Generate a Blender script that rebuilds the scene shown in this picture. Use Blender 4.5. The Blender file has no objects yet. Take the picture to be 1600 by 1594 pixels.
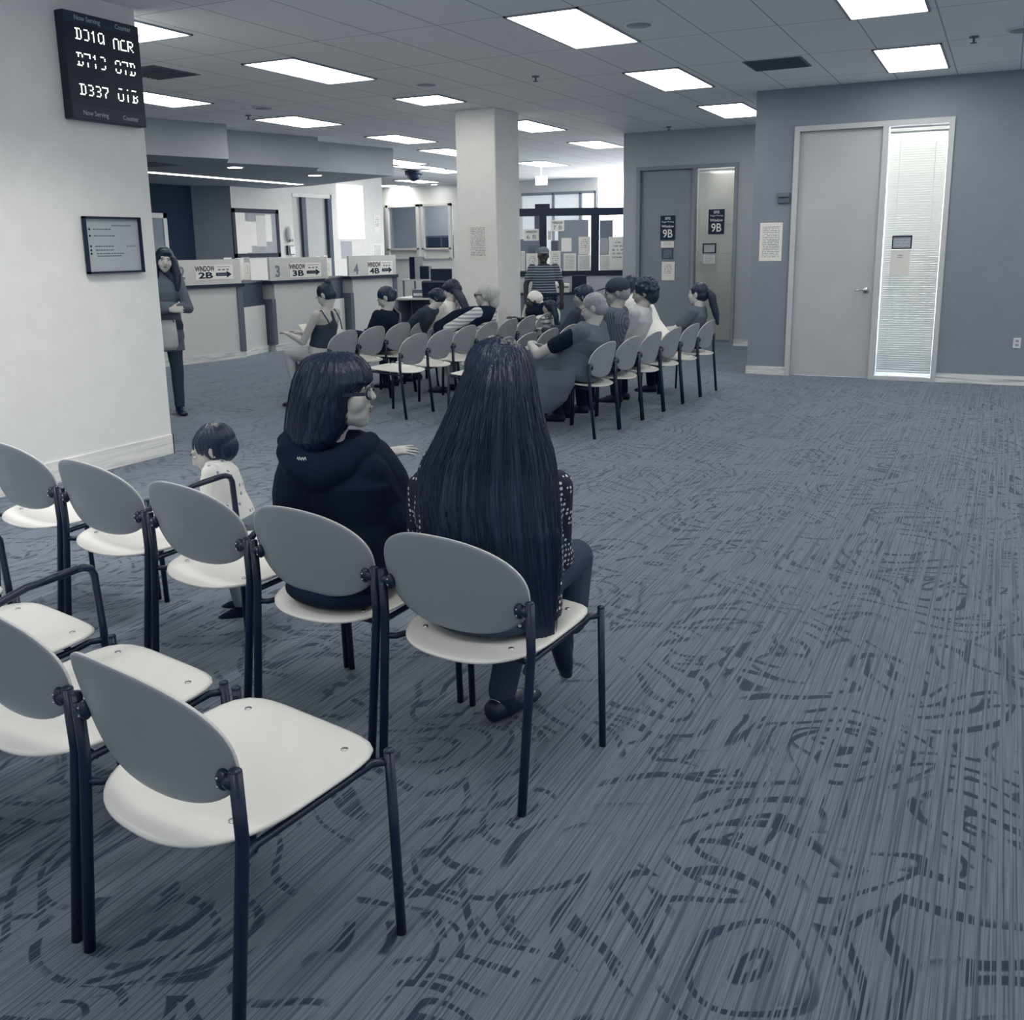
import bpy, bmesh, math, random
import numpy as np
from mathutils import Vector, Matrix
random.seed(7)
C = bpy.context.scene.collection
scene = bpy.context.scene
PI = math.pi
R = math.radians
V = Vector

# ------------------------------------------------------------------ camera
F_PX, CXP, CYP = 1518.0, 800.0, 711.5
PITCH, YAW, ROLL, HCAM = .2117, .4655, .01448, 1.55
fw = V((-math.sin(YAW)*math.cos(PITCH), math.cos(YAW)*math.cos(PITCH), -math.sin(PITCH)))
rt0 = V((math.cos(YAW), math.sin(YAW), 0)); up0 = rt0.cross(fw)
rt = rt0*math.cos(ROLL) - up0*math.sin(ROLL); up = up0*math.cos(ROLL) + rt0*math.sin(ROLL)
CAM = V((0, 0, HCAM))
cd = bpy.data.cameras.new('camera'); cam = bpy.data.objects.new('camera', cd); C.objects.link(cam)
m = Matrix.Identity(4)
for i in range(3):
    m[i][0] = rt[i]; m[i][1] = up[i]; m[i][2] = -fw[i]; m[i][3] = CAM[i]
cam.matrix_world = m
cd.sensor_fit = 'HORIZONTAL'; cd.sensor_width = 36.0; cd.lens = F_PX/1600*36.0
cd.shift_y = -(797-CYP)/1600.0
cd.clip_start = .05; cd.clip_end = 100
scene.camera = cam

# ------------------------------------------------------------------ world, exposure
w = bpy.data.worlds.new('world'); scene.world = w; w.use_nodes = True
w.node_tree.nodes['Background'].inputs[0].default_value = (.88, .93, 1.0, 1)
w.node_tree.nodes['Background'].inputs[1].default_value = .55
scene.view_settings.view_transform = 'Standard'
scene.view_settings.look = 'None'
scene.view_settings.gamma = 1.0
scene.view_settings.exposure = 0.0
PANEL = 9.2

# survey helpers: a point of the place on a known plane
def ray(px, py): return fw*F_PX + rt*(px-CXP) - up*(py-CYP)
def atz(px, py, z=0.0): d = ray(px, py); return CAM + d*((z-HCAM)/d.z)
def atx(px, py, x): d = ray(px, py); return CAM + d*(x/d.x)
def aty(px, py, y): d = ray(px, py); return CAM + d*(y/d.y)
def atd(px, py, ref):
    dep = (V(ref)-CAM).dot(fw); d = ray(px, py); return CAM + d*(dep/d.dot(fw))

# ------------------------------------------------------------------ materials
def s2l(c):
    c = c/255.0
    return c/12.92 if c <= .04045 else ((c+.055)/1.055)**2.4
def hexc(r, g, b, k=1.0): return (s2l(r)*k, s2l(g)*k, s2l(b)*k, 1)
def newmat(name):
    m = bpy.data.materials.new(name); m.use_nodes = True
    return m, m.node_tree, m.node_tree.nodes['Principled BSDF']
def mat(name, col, rough=.6, spec=.3, metal=0, var=0.06, scale=6, bump=0, bscale=200):
    m, nt, b = newmat(name)
    b.inputs['Roughness'].default_value = rough
    b.inputs['Specular IOR Level'].default_value = spec
    b.inputs['Metallic'].default_value = metal
    tc = nt.nodes.new('ShaderNodeTexCoord')
    n = nt.nodes.new('ShaderNodeTexNoise'); n.inputs['Scale'].default_value = scale; n.inputs['Detail'].default_value = 3
    nt.links.new(tc.outputs['Object'], n.inputs['Vector'])
    mx = nt.nodes.new('ShaderNodeMix'); mx.data_type = 'RGBA'
    mx.inputs[6].default_value = tuple(c*(1-var) for c in col[:3])+(1,)
    mx.inputs[7].default_value = tuple(c*(1+var) for c in col[:3])+(1,)
    nt.links.new(n.outputs[0], mx.inputs[0]); nt.links.new(mx.outputs[2], b.inputs['Base Color'])
    if bump:
        n2 = nt.nodes.new('ShaderNodeTexNoise'); n2.inputs['Scale'].default_value = bscale
        nt.links.new(tc.outputs['Object'], n2.inputs['Vector'])
        bp = nt.nodes.new('ShaderNodeBump'); bp.inputs['Strength'].default_value = bump; bp.inputs['Distance'].default_value = .002
        nt.links.new(n2.outputs[0], bp.inputs['Height']); nt.links.new(bp.outputs[0], b.inputs['Normal'])
    return m
def emit(name, col, s):
    m, nt, b = newmat(name)
    b.inputs['Base Color'].default_value = (.8, .8, .8, 1)
    b.inputs['Emission Color'].default_value = col; b.inputs['Emission Strength'].default_value = s
    tc = nt.nodes.new('ShaderNodeTexCoord'); n = nt.nodes.new('ShaderNodeTexNoise'); n.inputs['Scale'].default_value = 3
    nt.links.new(tc.outputs['Object'], n.inputs['Vector'])
    mr = nt.nodes.new('ShaderNodeMapRange'); mr.inputs[3].default_value = s*.97; mr.inputs[4].default_value = s*1.03
    nt.links.new(n.outputs[0], mr.inputs[0]); nt.links.new(mr.outputs[0], b.inputs['Emission Strength'])
    return m
def math_node(nt, op, a, b=None, c=None):
    n = nt.nodes.new('ShaderNodeMath'); n.operation = op
    for i, v in enumerate((a, b, c)):
        if v is None: continue
        if isinstance(v, (int, float)): n.inputs[i].default_value = v
        else: nt.links.new(v, n.inputs[i])
    return n.outputs[0]

def carpet_mat():
    m, nt, b = newmat('carpet'); b.inputs['Roughness'].default_value = .95; b.inputs['Specular IOR Level'].default_value = .1
    tc = nt.nodes.new('ShaderNodeTexCoord'); sep = nt.nodes.new('ShaderNodeSeparateXYZ'); nt.links.new(tc.outputs['Object'], sep.inputs[0])
    M = lambda *a: math_node(nt, *a)
    X, Y = sep.outputs[0], sep.outputs[1]
    # warp coordinates a little, then rings inside voronoi cells
    wn = nt.nodes.new('ShaderNodeTexNoise'); wn.inputs['Scale'].default_value = 1.7; wn.inputs['Detail'].default_value = 1
    nt.links.new(tc.outputs['Object'], wn.inputs['Vector'])
    vm = nt.nodes.new('ShaderNodeVectorMath'); vm.operation = 'MULTIPLY_ADD'
    nt.links.new(wn.outputs[1], vm.inputs[0]); vm.inputs[1].default_value = (.55, .55, 0); nt.links.new(tc.outputs['Object'], vm.inputs[2])
    def rings(scale, freq, thr, off):
        mp = nt.nodes.new('ShaderNodeMapping'); mp.inputs['Location'].default_value = (off, off*.7, 0)
        nt.links.new(vm.outputs[0], mp.inputs[0])
        v = nt.nodes.new('ShaderNodeTexVoronoi'); v.voronoi_dimensions = '2D'; v.inputs['Scale'].default_value = scale
        nt.links.new(mp.outputs[0], v.inputs['Vector'])
        n = nt.nodes.new('ShaderNodeTexNoise'); n.noise_dimensions = '2D'; n.inputs['Scale'].default_value = 3.2; n.inputs['Detail'].default_value = 1
        nt.links.new(mp.outputs[0], n.inputs['Vector'])
        s = M('SINE', M('MULTIPLY', v.outputs['Distance'], freq))
        r = nt.nodes.new('ShaderNodeMapRange'); r.interpolation_type = 'SMOOTHSTEP'; r.inputs[1].default_value = thr-.12; r.inputs[2].default_value = thr+.12
        nt.links.new(s, r.inputs[0])
        g = nt.nodes.new('ShaderNodeMapRange'); g.interpolation_type = 'SMOOTHSTEP'; g.inputs[1].default_value = .45; g.inputs[2].default_value = .52
        nt.links.new(n.outputs[0], g.inputs[0])
        return M('MULTIPLY', r.outputs[0], g.outputs[0])
    ring = M('MAXIMUM', rings(1.35, 44, .68, 0), rings(1.9, 38, .74, 7.3))
    # yarn stripes running along Y
    def stripes(fx, fy):
        cb = nt.nodes.new('ShaderNodeCombineXYZ')
        nt.links.new(M('MULTIPLY', X, fx), cb.inputs[0]); nt.links.new(M('MULTIPLY', Y, fy), cb.inputs[1])
        n = nt.nodes.new('ShaderNodeTexNoise'); n.noise_dimensions = '2D'; n.inputs['Scale'].default_value = 1; n.inputs['Detail'].default_value = 2
        nt.links.new(cb.outputs[0], n.inputs['Vector']); return n.outputs[0]
    st = stripes(120, .9); st2 = stripes(85, .5); fine = stripes(260, 4)
    brk = nt.nodes.new('ShaderNodeMapRange'); brk.interpolation_type = 'SMOOTHSTEP'; brk.inputs[1].default_value = .46; brk.inputs[2].default_value = .51
    nt.links.new(st2, brk.inputs[0])
    dark = M('MULTIPLY', ring, brk.outputs[0])
    st3 = nt.nodes.new('ShaderNodeMapRange'); st3.interpolation_type = 'SMOOTHSTEP'; st3.inputs[1].default_value = .50; st3.inputs[2].default_value = .66; st3.inputs[4].default_value = .55
    nt.links.new(st, st3.inputs[0])
    dk2 = M('MAXIMUM', dark, st3.outputs[0])
    base = nt.nodes.new('ShaderNodeMix'); base.data_type = 'RGBA'
    nt.links.new(fine, base.inputs[0]); base.inputs[6].default_value = hexc(66, 78, 94, CARP); base.inputs[7].default_value = hexc(128, 137, 148, CARP)
    mx = nt.nodes.new('ShaderNodeMix'); mx.data_type = 'RGBA'
    nt.links.new(M('MULTIPLY', dk2, .90), mx.inputs[0]); nt.links.new(base.outputs[2], mx.inputs[6]); mx.inputs[7].default_value = hexc(29, 43, 64, CARP)
    nt.links.new(mx.outputs[2], b.inputs['Base Color'])
    bp = nt.nodes.new('ShaderNodeBump'); bp.inputs['Strength'].default_value = .5; bp.inputs['Distance'].default_value = .004
    nt.links.new(fine, bp.inputs['Height']); nt.links.new(bp.outputs[0], b.inputs['Normal'])
    b.inputs['Sheen Weight'].default_value = .45; b.inputs['Sheen Roughness'].default_value = .4; b.inputs['Sheen Tint'].default_value = (.7, .8, .95, 1)
    return m
CARP = 1.0

def ceiling_mat():
    m, nt, b = newmat('ceiling_tile'); b.inputs['Roughness'].default_value = .9
    tc = nt.nodes.new('ShaderNodeTexCoord'); sep = nt.nodes.new('ShaderNodeSeparateXYZ'); nt.links.new(tc.outputs['Object'], sep.inputs[0])
    M = lambda *a: math_node(nt, *a)
    def line(v, off, pitch, wd):
        f = M('FRACT', M('DIVIDE', M('ADD', v, -off+100*pitch), pitch))
        d = M('MINIMUM', f, M('SUBTRACT', 1, f)); return M('LESS_THAN', M('MULTIPLY', d, pitch), wd)
    l = M('MAXIMUM', line(sep.outputs[0], -3.55, .5875, .006), line(sep.outputs[1], 7.03, 1.385, .006))
    n = nt.nodes.new('ShaderNodeTexNoise'); n.inputs['Scale'].default_value = 60; nt.links.new(tc.outputs['Object'], n.inputs['Vector'])
    mx0 = nt.nodes.new('ShaderNodeMix'); mx0.data_type = 'RGBA'; nt.links.new(n.outputs[0], mx0.inputs[0])
    mx0.inputs[6].default_value = (.86, .88, .91, 1); mx0.inputs[7].default_value = (.91, .93, .95, 1)
    mx = nt.nodes.new('ShaderNodeMix'); mx.data_type = 'RGBA'; nt.links.new(l, mx.inputs[0])
    nt.links.new(mx0.outputs[2], mx.inputs[6]); mx.inputs[7].default_value = (.42, .47, .54, 1)
    nt.links.new(mx.outputs[2], b.inputs['Base Color']); return m

def print_mat(name, bg, fg, rows, m0=.12, m1=.88, z0=.08, z1=.92, words=26, dens=.45):
    """paper with lines of small print, laid out over the sheet's own width (x) and height (z)"""
    m, nt, b = newmat(name); b.inputs['Roughness'].default_value = .6
    tc = nt.nodes.new('ShaderNodeTexCoord'); sep = nt.nodes.new('ShaderNodeSeparateXYZ'); nt.links.new(tc.outputs['Generated'], sep.inputs[0])
    M = lambda *a: math_node(nt, *a)
    X, Z = sep.outputs[0], sep.outputs[2]
    zr = M('MULTIPLY', Z, rows); row = M('FLOOR', zr); f = M('FRACT', zr)
    inrow = M('MULTIPLY', M('GREATER_THAN', f, .3), M('LESS_THAN', f, .75))
    cb = nt.nodes.new('ShaderNodeCombineXYZ'); nt.links.new(M('MULTIPLY', X, words), cb.inputs[0]); nt.links.new(M('MULTIPLY', row, 7.31), cb.inputs[1])
    n = nt.nodes.new('ShaderNodeTexNoise'); n.noise_dimensions = '2D'; n.inputs['Scale'].default_value = 1; nt.links.new(cb.outputs[0], n.inputs['Vector'])
    wd = M('GREATER_THAN', n.outputs[0], dens)
    box = M('MULTIPLY', M('MULTIPLY', M('GREATER_THAN', X, m0), M('LESS_THAN', X, m1)), M('MULTIPLY', M('GREATER_THAN', Z, z0), M('LESS_THAN', Z, z1)))
    k = M('MULTIPLY', M('MULTIPLY', inrow, wd), box)
    mx = nt.nodes.new('ShaderNodeMix'); mx.data_type = 'RGBA'; nt.links.new(k, mx.inputs[0]); mx.inputs[6].default_value = bg; mx.inputs[7].default_value = fg
    nt.links.new(mx.outputs[2], b.inputs['Base Color']); return m

def streak_mat(name, c0, c1, sx=3, sy=3, sz=60, thr=.5, rough=.6):
    m, nt, b = newmat(name); b.inputs['Roughness'].default_value = rough
    tc = nt.nodes.new('ShaderNodeTexCoord'); mp = nt.nodes.new('ShaderNodeMapping'); mp.inputs['Scale'].default_value = (sx, sy, sz)
    nt.links.new(tc.outputs['Object'], mp.inputs[0]); n = nt.nodes.new('ShaderNodeTexNoise'); n.inputs['Scale'].default_value = 1; n.inputs['Detail'].default_value = 4
    nt.links.new(mp.outputs[0], n.inputs['Vector'])
    r = nt.nodes.new('ShaderNodeMapRange'); r.inputs[1].default_value = thr-.12; r.inputs[2].default_value = thr+.12; nt.links.new(n.outputs[0], r.inputs[0])
    mx = nt.nodes.new('ShaderNodeMix'); mx.data_type = 'RGBA'; nt.links.new(r.outputs[0], mx.inputs[0]); mx.inputs[6].default_value = c0; mx.inputs[7].default_value = c1
    nt.links.new(mx.outputs[2], b.inputs['Base Color']); return m

def band_mat(name, c0, c1, axis=2, freq=30, duty=.5, rough=.8, warp=.0):
    m, nt, b = newmat(name); b.inputs['Roughness'].default_value = rough; b.inputs['Specular IOR Level'].default_value = .15
    tc = nt.nodes.new('ShaderNodeTexCoord'); sep = nt.nodes.new('ShaderNodeSeparateXYZ'); nt.links.new(tc.outputs['Object'], sep.inputs[0])
    n = nt.nodes.new('ShaderNodeTexNoise'); n.inputs['Scale'].default_value = 5; nt.links.new(tc.outputs['Object'], n.inputs['Vector'])
    v = math_node(nt, 'ADD', sep.outputs[axis], math_node(nt, 'MULTIPLY', n.outputs[0], warp))
    f = math_node(nt, 'FRACT', math_node(nt, 'MULTIPLY', v, freq)); k = math_node(nt, 'GREATER_THAN', f, duty)
    mx = nt.nodes.new('ShaderNodeMix'); mx.data_type = 'RGBA'; nt.links.new(k, mx.inputs[0]); mx.inputs[6].default_value = c0; mx.inputs[7].default_value = c1
    nt.links.new(mx.outputs[2], b.inputs['Base Color']); return m

def dot_mat(name, c0, c1, scale=70, size=.3):
    m, nt, b = newmat(name); b.inputs['Roughness'].default_value = .8
    tc = nt.nodes.new('ShaderNodeTexCoord'); v = nt.nodes.new('ShaderNodeTexVoronoi'); v.inputs['Scale'].default_value = scale; v.inputs['Randomness'].default_value = .25
    nt.links.new(tc.outputs['Object'], v.inputs['Vector'])
    k = math_node(nt, 'LESS_THAN', v.outputs['Distance'], size)
    mx = nt.nodes.new('ShaderNodeMix'); mx.data_type = 'RGBA'; nt.links.new(k, mx.inputs[0]); mx.inputs[6].default_value = c0; mx.inputs[7].default_value = c1
    nt.links.new(mx.outputs[2], b.inputs['Base Color']); return m

def hair_mat(name, c, c2=None, rough=.38):
    m, nt, b = newmat(name); b.inputs['Roughness'].default_value = rough; b.inputs['Specular IOR Level'].default_value = .45
    tc = nt.nodes.new('ShaderNodeTexCoord'); mp = nt.nodes.new('ShaderNodeMapping'); mp.inputs['Scale'].default_value = (160, 160, 9)
    nt.links.new(tc.outputs['Object'], mp.inputs[0]); n = nt.nodes.new('ShaderNodeTexNoise'); n.inputs['Scale'].default_value = 1; n.inputs['Detail'].default_value = 2
    nt.links.new(mp.outputs[0], n.inputs['Vector'])
    mx = nt.nodes.new('ShaderNodeMix'); mx.data_type = 'RGBA'; nt.links.new(n.outputs[0], mx.inputs[0])
    mx.inputs[6].default_value = c; mx.inputs[7].default_value = c2 or tuple(x*2.2 for x in c[:3])+(1,)
    nt.links.new(mx.outputs[2], b.inputs['Base Color'])
    bp = nt.nodes.new('ShaderNodeBump'); bp.inputs['Strength'].default_value = .6; bp.inputs['Distance'].default_value = .003
    nt.links.new(n.outputs[0], bp.inputs['Height']); nt.links.new(bp.outputs[0], b.inputs['Normal']); return m

def glass_mat(name, tint=(.8, .85, .9, 1), alpha=.25):
    m, nt, b = newmat(name)
    out = nt.nodes['Material Output']; tr = nt.nodes.new('ShaderNodeBsdfTransparent'); gl = nt.nodes.new('ShaderNodeBsdfGlossy'); gl.inputs['Roughness'].default_value = .03
    tr.inputs[0].default_value = tint
    lw = nt.nodes.new('ShaderNodeLayerWeight'); lw.inputs[0].default_value = .25
    f = math_node(nt, 'MULTIPLY_ADD', lw.outputs[0], .5, alpha*.2)
    mx = nt.nodes.new('ShaderNodeMixShader'); nt.links.new(f, mx.inputs[0]); nt.links.new(tr.outputs[0], mx.inputs[1]); nt.links.new(gl.outputs[0], mx.inputs[2])
    nt.links.new(mx.outputs[0], out.inputs[0]); return m

NAVY = (.0045, .014, .045, 1)
MT = dict(
    carpet=carpet_mat(), ceiling=ceiling_mat(),
    wall=mat('painted_wall', (.56, .60, .65, 1), .8, .2, bump=.15, bscale=300),
    wall_light=mat('pale_wall', (.86, .87, .87, 1), .8, .2, bump=.15, bscale=300),
    wall_white=mat('white_wall', (.76, .77, .77, 1), .8, .2),
    wall_mid=mat('grey_wall', (.25, .29, .35, 1), .85, .2, bump=.2, bscale=300),
    wall_dark=mat('dark_wall', (.018, .035, .075, 1), .85, .2),
    soffit=mat('soffit_paint', (.42, .46, .52, 1), .85, .2),
    base=streak_mat('scuffed_baseboard', (.80, .82, .83, 1), (.38, .43, .50, 1), 2.5, 2.5, 55, .56),
    frame=mat('door_frame_paint', (.56, .59, .63, 1), .5, .3),
    frame_dark=mat('dark_jamb', (.05, .075, .12, 1), .5, .3),
    door=mat('door_laminate', (.52, .54, .57, 1), .45, .3, var=.10, scale=2.2),
    door_dark=mat('grey_door_laminate', (.24, .28, .34, 1), .45, .3, var=.08, scale=2.2),
    black=mat('black_metal', NAVY, .35, .5, var=.1),
    blackplastic=mat('black_plastic', NAVY, .5, .4, var=.1),
    chrome=mat('chrome', (.75, .77, .8, 1), .15, .5, 1),
    rivet=mat('rivet', (.55, .57, .6, 1), .25, .5, .8),
    wood=mat('pale_plywood', (.72, .73, .72, 1), .35, .35, var=.05, scale=9),
    woodback=mat('shaded_plywood_back', (.28, .315, .355, 1), .4, .35, var=.05, scale=4),  # same plywood; the shade on the rear face is put into its colour
    edge=mat('plywood_edge', (.62, .64, .65, 1), .45, .3),
    panel=emit('light_diffuser', (1, .965, .885, 1), PANEL),
    strip=emit('strip_light', (1, .985, .93, 1), 8.0),
    spotlens=emit('downlight_lens', (1, .985, .93, 1), 18.0),
    day=emit('daylight', (1, .99, .95, 1), 9.0),
    shade=emit('glowing_panel', (1, .985, .93, 1), 1.4),
    vent=mat('vent_grey', (.16, .19, .24, 1), .6, .3), grille=mat('speaker_grille', (.3, .34, .4, 1), .6, .3),
    counter=mat('counter_laminate', (.66, .68, .70, 1), .5, .3, var=.04, scale=3),
    board=mat('board_laminate', (.66, .68, .69, 1), .5, .3), strip_dark=mat('dark_edge_strip', (.02, .035, .07, 1), .4, .4),
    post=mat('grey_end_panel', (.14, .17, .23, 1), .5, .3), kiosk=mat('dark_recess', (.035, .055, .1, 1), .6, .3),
    paper=mat('paper', (.92, .92, .90, 1), .7, .2), greypaper=mat('grey_paper', (.42, .45, .5, 1), .7, .2),
    txt=print_mat('printed_notice', (.85, .85, .82, 1), (.25, .29, .36, 1), 22),
    txt_few=print_mat('short_notice', (.84, .84, .81, 1), (.3, .33, .4, 1), 9, .2, .8, .3, .85, 14, .5),
    txt_dark=print_mat('dark_notice', (.05, .08, .13, 1), (.3, .34, .4, 1), 10),
    txt_grey=print_mat('grey_framed_notice', (.48, .52, .57, 1), (.20, .24, .31, 1), 15, .12, .62, .22, .84, 20, .5),
    ink=mat('navy_ink', (.010, .022, .055, 1), .6, .3), inkgrey=mat('grey_ink', (.14, .17, .22, 1), .6, .3), numgrey=mat('grey_numeral', (.2, .23, .28, 1), .4, .4),
    sign=mat('navy_sign', (.008, .022, .06, 1), .5, .3), white=mat('white_ink', (.8, .81, .8, 1), .6, .3), signtext=mat('dim_sign_text', (.42, .46, .52, 1), .6, .3),
    led=emit('led_dot', (1, .99, .93, 1), 1.6), ledbox=mat('led_sign_case', (.007, .017, .045, 1), .45, .4), ledstrip=mat('led_sign_band', (.02, .035, .07, 1), .45, .4),
    plate=mat('wall_plate', (.72, .74, .76, 1), .4, .4), thermo=mat('thermostat_grey', (.10, .13, .18, 1), .4, .4),
    glass=glass_mat('window_glass', (.95, .96, .97, 1)), glass_dim=glass_mat('tinted_glass', (.85, .88, .92, 1), .4),
    desk=mat('desk_top', (.62, .64, .66, 1), .5, .3),
    lens=glass_mat('spectacle_lens', (.9, .93, .96, 1), .3),
)
def slat_mat():
    m, nt, b = newmat('blind_slat'); out = nt.nodes['Material Output']
    tl = nt.nodes.new('ShaderNodeBsdfTranslucent'); tl.inputs[0].default_value = (.9, .9, .86, 1)
    b.inputs['Base Color'].default_value = (.82, .83, .82, 1); b.inputs['Roughness'].default_value = .5
    mx = nt.nodes.new('ShaderNodeMixShader'); mx.inputs[0].default_value = .45
    nt.links.new(b.outputs[0], mx.inputs[1]); nt.links.new(tl.outputs[0], mx.inputs[2]); nt.links.new(mx.outputs[0], out.inputs[0]); return m
MT['slat'] = slat_mat()

# ------------------------------------------------------------------ mesh helpers
class MB:
    def __init__(s): s.v = []; s.f = []; s.sm = []
    def add(s, vs, fs, smooth=False):
        o = len(s.v); s.v += [tuple(v) for v in vs]; s.f += [tuple(i+o for i in f) for f in fs]; s.sm += [smooth]*len(fs); return s
    def box(s, c, sz, rot=None, bev=0):
        c = V(c); hx, hy, hz = sz[0]/2, sz[1]/2, sz[2]/2
        if bev:
            b = min(bev, hx*.9, hy*.9, hz*.9); vs = []; idx = {}
            for sx in (-1, 1):
                for sy in (-1, 1):
                    for sz_ in (-1, 1):
                        for a in range(3):
                            p = [sx*(hx-b), sy*(hy-b), sz_*(hz-b)]; p[a] = (sx*hx, sy*hy, sz_*hz)[a]; idx[(sx, sy, sz_, a)] = len(vs); vs.append(V(p))
            bm = bmesh.new(); 
            for v in vs: bm.verts.new(v)
            r = bmesh.ops.convex_hull(bm, input=bm.verts)
            bm.verts.ensure_lookup_table(); bm.verts.index_update()
            vs = [v.co.copy() for v in bm.verts]; fs = [[v.index for v in f.verts] for f in bm.faces]; bm.free()
        else:
            vs = [V((x*hx, y*hy, z*hz)) for x in (-1, 1) for y in (-1, 1) for z in (-1, 1)]
            fs = [(0, 1, 3, 2), (4, 6, 7, 5), (0, 4, 5, 1), (2, 3, 7, 6), (0, 2, 6, 4), (1, 5, 7, 3)]
        if rot is not None: vs = [rot @ v for v in vs]
        return s.add([v+c for v in vs], fs)
    def ab(s, a, b, bev=0):
        a, b = V(a), V(b); return s.box((a+b)/2, [abs(b[i]-a[i]) for i in range(3)], None, bev)
    def loft(s, secs, n=16, cap=True, smooth=True):
        """secs: (centre, right, fwd) vectors give an ellipse each"""
        vs = []; 
        for c, r, f in secs:
            for i in range(n):
                a = 2*PI*i/n; vs.append(V(c)+V(r)*math.cos(a)+V(f)*math.sin(a))
        fs = []
        for k in range(len(secs)-1):
            for i in range(n):
                j = (i+1) % n; fs.append((k*n+i, k*n+j, (k+1)*n+j, (k+1)*n+i))
        if cap: fs.append(tuple(range(n))[::-1]); fs.append(tuple((len(secs)-1)*n+i for i in range(n)))
        return s.add(vs, fs, smooth)
    def tube(s, pts, r, n=10, r1=None):
        pts = [V(p) for p in pts]; secs = []; prev = None
        for i, p in enumerate(pts):
            d = (pts[min(i+1, len(pts)-1)]-pts[max(i-1, 0)]).normalized()
            if prev is None:
                a = d.orthogonal().normalized()
            else:
                a = (prev - d*prev.dot(d)); a = a.normalized() if a.length > 1e-6 else d.orthogonal().normalized()
            prev = a; b = d.cross(a); rr = r if r1 is None else r+(r1-r)*i/(len(pts)-1)
            secs.append((p, a*rr, b*rr))
        return s.loft(secs, n)
    def caps(s, p0, r0, p1, r1, n=12, k=3):
        p0, p1 = V(p0), V(p1); d = p1-p0; L = d.length; d = d.normalized() if L > 1e-7 else V((0, 0, 1))
        a = d.orthogonal().normalized(); b = d.cross(a); secs = []
        for i in range(k+1):
            t = PI/2*i/k; rr = max(r0*math.sin(t), r0*.05); secs.append((p0-d*r0*math.cos(t), a*rr, b*rr))
        for i in range(k+1):
            t = PI/2*(1-i/k); rr = max(r1*math.sin(t), r1*.05); secs.append((p1+d*r1*math.cos(t), a*rr, b*rr))
        return s.loft(secs, n)
    def ell(s, c, rx, ry, rz, rot=None, n=16, k=10):
        rot = rot or Matrix.Identity(3); c = V(c); secs = []
        for i in range(k+1):
            t = PI*i/k; q = max(math.sin(t), .04)
            secs.append((c+rot @ V((0, 0, -rz*math.cos(t))), rot @ V((rx*q, 0, 0)), rot @ V((0, ry*q, 0))))
        return s.loft(secs, n)
    def prism(s, poly, z0, z1):
        n = len(poly); vs = [(x, y, z0) for x, y in poly]+[(x, y, z1) for x, y in poly]
        fs = [tuple(range(n))[::-1], tuple(range(n, 2*n))]+[(i, (i+1) % n, (i+1) % n+n, i+n) for i in range(n)]
        return s.add(vs, fs)
    def mesh(s, name, mats):
        me = bpy.data.meshes.new(name); me.from_pydata(s.v, [], s.f)
        for m_ in (mats if isinstance(mats, (list, tuple)) else [mats]): me.materials.append(m_)
        me.polygons.foreach_set('use_smooth', s.sm); me.update()
        bm = bmesh.new(); bm.from_mesh(me); bmesh.ops.recalc_face_normals(bm, faces=bm.faces); bm.to_mesh(me); bm.free()
        return me
    def build(s, name, mats, parent=None, loc=None, rot=None, label=None):
        o = bpy.data.objects.new(name, s.mesh(name, mats)); C.objects.link(o)
        if parent: o.parent = parent
        if loc is not None: o.location = loc
        if rot is not None: o.rotation_euler = rot
        if label: o['label'] = label
        return o
    def blob(s, name, mats, parent=None, vox=.008, smooth=3, disp=None, label=None):
        """one continuous skin round all the shapes collected"""
        me0 = s.mesh(name+'_raw', mats); o = bpy.data.objects.new(name, me0); C.objects.link(o)
        rm = o.modifiers.new('r', 'REMESH'); rm.mode = 'VOXEL'; rm.voxel_size = vox; rm.use_smooth_shade = True
        if smooth:
            sm = o.modifiers.new('s', 'SMOOTH'); sm.factor = .5; sm.iterations = smooth
        dg = bpy.context.evaluated_depsgraph_get(); dg.update()
        me = bpy.data.meshes.new_from_object(o.evaluated_get(dg)); o.modifiers.clear(); o.data = me; me.name = name
        bpy.data.meshes.remove(me0)
        if not me.materials: me.materials.append(mats if not isinstance(mats, (list, tuple)) else mats[0])
        me.polygons.foreach_set('use_smooth', [True]*len(me.polygons))
        if disp:
            n = len(me.vertices); co = np.empty(n*3); me.vertices.foreach_get('co', co); no = np.empty(n*3); me.vertices.foreach_get('normal', no)
            co = co.reshape(-1, 3); no = no.reshape(-1, 3); co += no*disp(co)[:, None]; me.vertices.foreach_set('co', co.ravel()); me.update()
        if parent: o.parent = parent
        if label: o['label'] = label
        return o

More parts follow.
